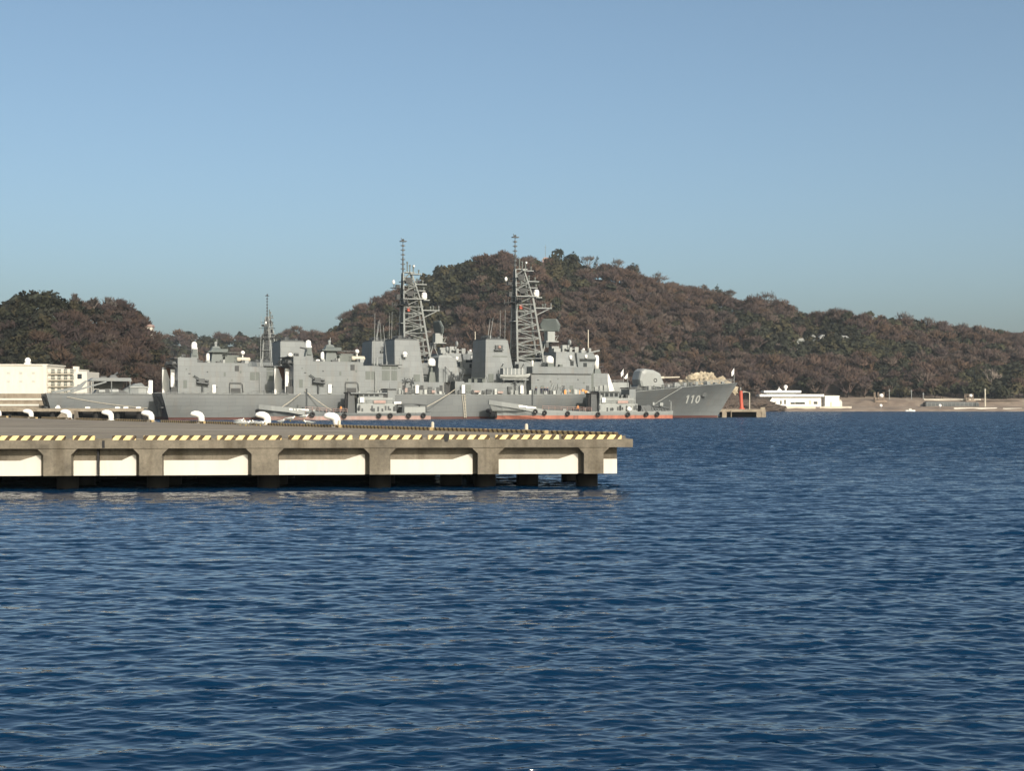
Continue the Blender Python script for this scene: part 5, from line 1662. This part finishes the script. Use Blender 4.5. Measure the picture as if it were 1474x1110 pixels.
BR, BR2, BR3 = (.082, .067, .060), (.105, .092, .084), (.086, .066, .056)
EG, EG2 = (.034, .038, .028), (.05, .051, .031)
for a in [
    ('flat', 'broad dark evergreen tree on the highest point of the left hill', H_LEFT, 33, 1.0, 5.6, 4.6, EG, 101),
    ('flat', 'flat topped dark evergreen tree right of the broad evergreen on the left hill crest', H_LEFT, 60, 1.0, 5.6, 4.6, EG, 102),
    ('bare', 'slender lone bare tree with a small top on the left hill skyline', H_LEFT, 107, 1.0, 9.0, 1.7, BR, 103),
    ('bare', 'dark leaning bare tree on the left hill skyline', H_LEFT, 124, 1.0, 8.0, 2.2, (.06, .05, .045), 104, 28),
    ('bare', 'short forked bare tree between two others on the left hill skyline', H_LEFT, 136, 1.0, 7.6, 1.6, BR3, 105),
    ('bare', 'pale wide headed bare tree on the left hill skyline', H_LEFT, 155, 1.0, 8.6, 2.7, BR2, 106),
    ('ever', 'rounded dark tree on the right shoulder of the left hill', H_LEFT, 176, 1.0, 6.2, 2.8, EG, 107),
    ('ever', 'dark tree just right of the pink tower on the main hill summit', H_MAIN, 803, 1.0, 9.5, 3.6, EG, 108),
    ('ever', 'large dark domed tree on the main hill skyline right of the summit', H_MAIN, 824, .97, 10, 6.0, EG, 109),
    ('bare', 'pale spreading bare tree behind the dark leaning trunk on the main skyline', H_MAIN, 846, 1.0, 10, 4.5, BR2, 110),
    ('ever', 'thin dark leaning tree on the main hill skyline', H_MAIN, 853, .99, 9.5, 1.6, EG, 111, 24),
    ('bare', 'wide pale bare tree on the main skyline left of the dark twin leaning tree', H_MAIN, 888, 1.0, 9.5, 5.2, BR2, 112),
    ('ever', 'dark ragged tree leaning right on the main hill skyline', H_MAIN, 909, .98, 11, 3.2, EG, 113, 16),
    ('bare', 'broad bare tree with an umbrella crown on the main hill skyline', H_MAIN, 950, 1.0, 10, 5.2, BR2, 114),
    ('bare', 'slim tall bare tree standing apart on the main hill skyline', H_MAIN, 1014, 1.0, 10, 2.4, BR2, 115),
    ('ever', 'upright dark tree next to the slim bare tree on the main skyline', H_MAIN, 1034, 1.0, 10, 2.4, EG, 116),
    ('bare', 'bare tree with a rounded crown right of the upright dark tree', H_MAIN, 1052, 1.0, 9.5, 4.0, BR2, 117),
    ('bare', 'very broad brown bare tree on the skyline above the red beacon', H_MAIN, 1103, 1.0, 10.5, 6.5, BR, 118),
    ('ever', 'dark small tree at the right end of the broad brown crown', H_MAIN, 1140, .99, 8, 3.4, EG, 119),
    ('bare', 'brown bare tree on the skyline above the white hillside house', H_MAIN, 1204, 1.0, 8.5, 4.8, BR, 120),
    ('ever', 'dark domed tree on the skyline right of the hillside house', H_MAIN, 1250, 1.0, 8.5, 4.2, EG2, 121),
    ('bare', 'wide bare tree on the right part of the main skyline', H_MAIN, 1300, 1.0, 9, 6.0, BR, 122),
    ('bare', 'pale see through bare tree on the right skyline', H_MAIN, 1335, 1.0, 9, 4.6, BR2, 123),
    ('bare', 'pale bare tree left of the dark pine on the far right skyline', H_MAIN, 1385, 1.0, 8, 4.5, BR2, 124),
    ('flat', 'dark flat pine on the skyline near the right edge of the picture', H_MAIN, 1431, 1.0, 9.5, 5.0, EG, 125),
    ('bare', 'pale trunked bare tree low on the right slope above the shore pole', H_MAIN, 1425, .12, 13, 4.5, (.2, .165, .14), 126),
]:
    single_tree(*a)

# ------------------------------------------------------------------ shore on the right
m = MB()
pts = []
for px in range(860, 1701, 12):
    rows = []
    for (Y, z) in ((690, -1.5), (697, -.2), (699.5, .75), (706, 1.4), (714, 2.0), (727, 2.6), (731, 4.6 if px > 1235 else 3.2), (736, 5.7 if px > 1235 else 4.2), (748, 6.6), (775, 9)):
        j = .25 * math.sin(px * .7 + Y)
        rows.append((bld_pt(px, Y), Y + j * 2, z + (j if 0 < z < 6 else 0)))
    pts.append(rows)
m.loft(pts, 0, cap=False, close=False)
structure(m.build('shore_ground', M['shore'], None, True))

hb_ = thing('shore_house', 'low white flat roofed waterfront building with a round roof dome', 'building', (0, 0, 0))
Y = 716.0
X0, X1 = bld_pt(1112, Y), bld_pt(1182, Y)
zb_, ztp = 2.2, height_at(571, Y)
m = MB(); m.box(X0, X1, Y, Y + 9, zb_, ztp); m.build('wall', M['white'], hb_)
m = MB(); m.box(bld_pt(1093, Y), bld_pt(1185.5, Y), Y - 1.4, Y + 9.6, ztp, ztp + 1.1); m.build('roof_slab', M['white'], hb_)
m = MB(); m.box(bld_pt(1104, Y), bld_pt(1146, Y), Y + .6, Y + 8, ztp + 1.1, ztp + 1.9); m.build('upper_storey', M['upper'], hb_)
m = MB(); m.box(bld_pt(1099.5, Y), bld_pt(1153, Y), Y - .6, Y + 8.6, ztp + 1.9, ztp + 2.9); m.build('upper_roof', M['white'], hb_)
m = MB(); m.sphere((bld_pt(1132.5, Y), Y + 3, ztp + 4.7), 1.0, 14, 8); m.tube([(bld_pt(1132.5, Y), Y + 3, ztp + 2.9), (bld_pt(1132.5, Y), Y + 3, ztp + 4)], .5, 8); m.build('roof_dome', M['white'], hb_, True)
m = MB(); m.frustum(bld_pt(1119, Y), bld_pt(1126, Y), Y, Y + 3, ztp + 2.9, bld_pt(1121, Y), bld_pt(1124, Y), Y + 1, Y + 2, ztp + 3.8); m.tube([(bld_pt(1122, Y), Y + 1, ztp + 3.6), (bld_pt(1122, Y), Y + 1, ztp + 4.6)], .2, 6); m.build('roof_vent', M['white'], hb_)
m = MB(); m.prism([(bld_pt(1098, Y), 2.2), (bld_pt(1112, Y) - .01, 2.2), (bld_pt(1112, Y) - .01, ztp - .3), (bld_pt(1106, Y), 4.3)], Y - .8, Y + 5); m.build('side_ramp', M['white'], hb_)
for px, wd, hh, col in ((1116, 1.0, 2.6, 'white'), (1124, .7, 1.6, 'glass'), (1130, .7, 2.0, 'glass'), (1141, 2.0, .8, 'glass'), (1148, 2.2, .9, 'glass'), (1155, 2.4, .9, 'glass'), (1166, 1.1, 1.8, 'tan'), (1174, 1.8, 1.2, 'dark')):
    m = MB(); X = bld_pt(px, Y); m.box(X - wd / 2 - .12, X + wd / 2 + .12, Y - .06, Y + .1, 3.35, 3.6 + hh); f = m.build('window', M['tan'], hb_)
    m = MB(); m.box(X - wd / 2, X + wd / 2, Y - .1, Y - .05, 3.5, 3.5 + hh); m.build('pane', M[col], f)
bx = thing('white_hut', 'white box shaped hut right of the low waterfront building', 'hut', (bld_pt(1198, 715), 715, 0))
m = MB(); m.box(-3.5, 3.4, 0, 6, 2.2, height_at(570.5, 715)); m.build('wall', M['white'], bx)
m = MB(); z = height_at(570.5, 715); m.box(-3.65, 3.55, -.15, 6.15, z, z + .25); m.build('roof_slab', M['white'], bx)
m = MB(); m.box(3.41, 4.9, .6, 3, 2.2, 4.9); m.tube([(4.2, 1, 4.9), (4.2, 1, 5.5)], .4, 8); m.build('side_annex', M['whitewash'], bx)
m = MB(); m.box(-1.2, -.1, -.05, .1, 2.4, 4.6); m.build('door', M['tan'], bx)

# rough shrubs in front of the house, low walls, far shore furniture
def low_wall(label, pa, pb, Y, py0, py1, mat, name='low_wall', cat='wall'):
    o = thing(name, label, cat, (bld_pt((pa + pb) / 2, Y), Y, 0))
    L_ = (bld_pt(pb, Y) - bld_pt(pa, Y)) / 2
    m = MB(); m.box(-L_, L_, 0, .5, height_at(py0, Y), height_at(py1, Y)); m.build('wall_body', M[mat], o)
    m = MB(); z = height_at(py1, Y); m.box(-L_ - .05, L_ + .05, -.06, .56, z, z + .12); m.build('coping', M['whitewash'], o)
low_wall('pale low wall along the shore in front of the white waterfront building', 1115, 1174, 706, 589, 585.5, 'tan')
low_wall('pale low wall along the shore in front of the white hut', 1180, 1226, 706.5, 589, 585.5, 'tan')
low_wall('long white low wall on the shore below the dark long shed', 1373, 1435, 705, 590, 587.2, 'whitewash')
low_wall('short white low wall at the right edge of the shore', 1444, 1471, 705, 590, 588, 'whitewash')
low_wall('tan earth retaining wall along the top of the right shore', 1330, 1412, 735, 578, 574.8, 'tan')
sh = thing('long_shed', 'dark grey long low shed on the right shore', 'shed', (bld_pt(1371, 722), 722, 0))
m = MB(); m.prism([(-13, 2.4), (13, 2.4), (13, 3.6), (12.4, 4.5), (-11.6, 4.9), (-13, 4.4)], 0, 5); m.build('shed_body', M['mid'], sh)
m = MB()
for k in range(13):
    m.box(-12.4 + k * 2, -12.25 + k * 2, -.1, .01, 2.4, 4.2)
m.box(-13, 13, -.12, .01, 3.9, 4.05); m.build('shed_rib', M['upper'], sh)
for px, py, Y_, lab, hgt in ((1418, 560, 716, 'tall pale pole on the right shore beside the end of the long shed', 0), (1312, 562, 738, 'slim grey pole on the shore left of the long shed', 0), (1329, 566, 740, 'short dark pole between the slim pole and the long shed', 0), (1280, 561, 738, 'grey pole right of the framed shore tank', 0)):
    o = thing('shore_pole', lab, 'pole', (bld_pt(px, Y_), Y_, 0))
    z = height_at(py, Y_); m = MB(); m.tube([(0, 0, 2), (0, 0, z)], [.42, .3] if px == 1418 else [.2, .16], 8); m.build('pole_shaft', M['tan' if px == 1418 else 'upper2'], o)
    m = MB(); m.box(-.5, .5, -.12, .12, z - .6, z - .35); m.tube([(0, 0, z), (0, 0, z + .3)], .26, 8); m.build('pole_head', M['upper'], o)
for px, lab in ((1269, 'white round tank in a tan frame near the middle of the right shore'), (1398, 'white round tank on a tan stand above the long shed')):
    o = thing('shore_tank', lab, 'tank', (bld_pt(px, 730), 730, 0))
    k = 1.0 if px == 1269 else .8
    zz = 5.2; m = MB()
    for x in (-3.2, -1.4, 1.2):
        m.tube([(x * k, 0, 3), (x * k, 0, zz + 4.2 * k)], .2, 6); m.tube([(x * k, 2, 3), (x * k, 2, zz + 4.2 * k)], .2, 6)
    m.box(-3.4 * k, 1.4 * k, -.2, 2.2, zz + .9, zz + 1.3); m.box(-3.0 * k, 2.6 * k, -.3, .1, zz - .9, zz + .2); m.build('tank_stand', M['shore'], o)
    m = MB(); m.sphere((.1, 1, zz + 2.4), 1.25 * k, 14, 8, .85); m.build('tank_body', M['white'], o, True)
for px, py, lab in ((1268, 584, 'small white marker ball on the shore under the framed tank'), (1353, 584, 'small white marker ball in front of the long shed')):
    Y_ = 706; o = thing('marker_ball', lab, 'marker', (bld_pt(px, Y_), Y_, 0)); z = height_at(py, Y_)
    m = MB(); m.sphere((0, 0, z), .75, 12, 8); m.build('ball', M['white'], o, True); m = MB(); m.tube([(0, 0, 1.2), (0, 0, z)], .16, 6); m.build('stand', M['upper2'], o)
o = thing('small_boat', 'tiny white boat afloat by the right shore', 'boat', (bld_pt(1310, 688), 688, 0))
m = MB(); m.loft([[(x, -b, .75), (x, -b * .6, .1), (x, b * .6, .1), (x, b, .75)] for x, b in ((-2.2, .7), (0, .9), (1.5, .6), (2.4, .05))]); m.build('boat_hull', M['white'], o)
m = MB(); m.box(-.6, .6, -.5, .5, .7, 1.35); m.build('boat_cabin', M['whitewash'], o)

# houses on the hills
def hill_house(label, hill, px, py, wd, hh, dp, wall, roof, hip=True, Yo=0.0):
    vv = house_v(hill, px, py + 8)
    X_, Y_, z_ = [float(q) for q in hill.point(px, vv)]
    o = thing('hillside_house', label, 'house', (X_, Y_, z_ + 3.6))
    m = MB(); m.box(-wd / 2, wd / 2, 0, dp, -5.5, hh); m.build('wall', M[wall], o)
    m = MB(); m.prism([(-wd / 2 - .4, hh), (wd / 2 + .4, hh), (wd / 2 - 1.2, hh + 1.3), (-wd / 2 + 1.2, hh + 1.3)], -.4, dp + .4); m.build('roof', M[roof], o)
    for x in (-wd * .25, wd * .22):
        m = MB(); m.box(x - .5, x + .5, -.06, .06, hh * .3, hh * .75); m.build('window', M['glass'], o)
hill_house('white house with pale roof standing out on the right wooded slope', H_MAIN, 1186, 488, 4.6, 1.6, 5, 'white', 'upper2')
hill_house('grey roofed house left of the white house on the wooded slope', H_MAIN, 1168, 487, 4.6, 1.3, 5, 'upper', 'upper2')
hill_house('low grey hip roofed house right of the white house on the slope', H_MAIN, 1213, 488, 6.5, 1.2, 5, 'shore', 'upper')
hill_house('small pale blue house below the grey roofed house on the slope', H_MAIN, 1153, 493, 4.4, 1.6, 5, 'upper2', 'upper2')
X, Y, z = [float(q) for q in H_LEFT.point(212, .93)]
o = thing('hilltop_house', 'pinkish house with brown roof at the right end of the left hill', 'house', (bld_pt(213, Y), Y, height_at(476, Y)))
m = MB(); m.box(-1.9, 1.6, 0, 3, -3, 1.4); m.build('wall', M['whitewash'], o)
m = MB(); m.prism([(-2.2, 1.4), (1.9, 1.4), (1.4, 2.3), (-1.6, 2.3)], -.3, 3.3); m.build('roof', M['pinkred'], o)
m = MB(); m.box(-1.0, -.3, -.05, .05, .2, 1.0); m.build('window', M['glass'], o)
Yt = 900.0
o = thing('summit_tower', 'pink summit building with a thin antenna mast on the main hill', 'tower', (bld_pt(787, Yt), Yt, height_at(376, Yt)))
m = MB(); m.box(-2.6, 2.4, 0, 4, -12, 1.2); m.box(-2.0, 1.4, .4, 3.4, 1.2, 2.4); m.build('tower_wall', M['pinkred'], o)
m = MB(); m.box(-2.9, 2.7, -.3, 4.3, 1.2, 1.45); m.build('tower_roof', M['tan'], o)
m = MB(); m.tube([(-.8, 1.5, 2.4), (-.8, 1.5, 10.2)], [.16, .09], 5); m.tube([(-1.4, 1.5, 8.6), (-.2, 1.5, 8.6)], .1, 4); m.build('antenna_mast', M['upper'], o)

# rock outcrop behind the bow, earth bank, little landing stage and red beacon
def rock(name, c, sx, sy, sz, seed, mat, n=3):
    bm = bmesh.new(); bmesh.ops.create_icosphere(bm, subdivisions=5, radius=1)
    for v in bm.verts:
        d = v.co.normalized(); f = 1 + .36 * mnoise.noise(d * 1.8 + Vector((seed, 0, 0))) + .26 * abs(mnoise.noise(d * 4.4 + Vector((0, seed, 0)))) + .16 * mnoise.noise(d * 10 + Vector((0, 0, seed))) - .08
        v.co = Vector((d.x * sx * f, d.y * sy * f, d.z * sz * f))
    me = bpy.data.meshes.new(name); bm.to_mesh(me); bm.free(); me.materials.append(mat)
    o = link(name, me); o.location = c; return o
Yk = 722.0
structure(rock('rock_outcrop', ground_pt(1005, Yk, height_at(561, Yk)), 11, 8, 7.6, 3.1, M['rock']))
structure(rock('rock_outcrop', ground_pt(1030, Yk - 4, height_at(563, Yk)), 9, 6, 6.4, 7.7, M['rock']))
structure(rock('rock_outcrop', ground_pt(1019, Yk - 6, height_at(565, Yk)), 8, 6, 8.2, 11.3, M['rock']))
structure(rock('earth_bank', ground_pt(1040, 640, 2), 8, 6, 7.5, 5.2, M['litter']))
structure(rock('earth_bank', ground_pt(1082, 690, 1.5), 14, 7, 4.0, 9.4, M['litter']))

ld = thing('landing_stage', 'small concrete landing stage on posts beyond the warship bow', 'jetty', (0, 0, 0))
Yl = 396.0
m = MB(); m.box(bld_pt(1024, Yl), bld_pt(1102, Yl), Yl, Yl + 6, 1.45, 2.2); m.box(bld_pt(1024, Yl), bld_pt(1105, Yl), Yl + 6, Yl + 40, .7, 1.45); m.build('stage_deck', M['conc_far'], ld)
m = MB()
for px in (1030, 1042.5, 1092, 1099):
    X = bld_pt(px, Yl); m.box(X - .6, X + .6, Yl - .35, Yl + .6, -2, 1.44)
m.tube([(bld_pt(1052, Yl), Yl - .6, -2), (bld_pt(1052, Yl), Yl - .6, 1.9)], .14, 6); m.build('stage_post', M['conc_far'], ld)
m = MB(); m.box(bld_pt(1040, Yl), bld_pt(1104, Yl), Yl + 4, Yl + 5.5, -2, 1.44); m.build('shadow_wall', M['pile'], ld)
m = MB(); X = bld_pt(1098, Yl); m.box(X - .5, X + .7, Yl + .5, Yl + 1.5, 2.2, 2.7); m.build('stage_box', M['conc_far'], ld)
bc = thing('red_beacon', 'red cylindrical beacon standing on the landing stage beyond the bow', 'beacon', ground_pt(1067, Yl + 2, 2.2))
m = MB(); m.tube([(.15, 0, 0), (0, 0, 2), (-.12, 0, 4.9)], [.52, .45, .48], 16); m.tube([(.15, 0, 0), (.15, 0, .25)], .85, 16); m.build('beacon_body', M['signred'], bc, False)
m = MB(); m.tube([(-.2, 0, 4.9), (-.2, 0, 5.6)], .16, 8); m.sphere((-.2, 0, 5.65), .22, 8, 5); m.build('beacon_lamp', M['upper2'], bc, True)
gp = thing('gantry_post', 'thin pale post with a crossbar beside the red beacon', 'post', ground_pt(1079, Yl + 5, 1.45))
m = MB(); m.tube([(0, 0, 0), (0, 0, 5.2), (-1.6, 0, 5.5)], .13, 6); m.build('post_shaft', M['tan'], gp)
m = MB(); m.box(-1.9, -1.5, -.2, .2, 5.2, 5.6); m.build('post_lamp', M['upper2'], gp)

# ------------------------------------------------------------------ the air over the bay
hz = MB(); hz.box(-3600, 3600, -450, 4100, -4.0, 112.0)
hm = bpy.data.materials.new('bay_haze'); hm.use_nodes = True
ht = hm.node_tree; ht.nodes.remove(ht.nodes['Principled BSDF'])
pv = ht.nodes.new('ShaderNodeVolumePrincipled'); pv.inputs['Color'].default_value = (.80, .91, 1, 1); pv.inputs['Density'].default_value = .00007
ht.links.new(pv.outputs[0], ht.nodes['Material Output'].inputs['Volume'])
structure(hz.build('haze', hm), 'stuff')
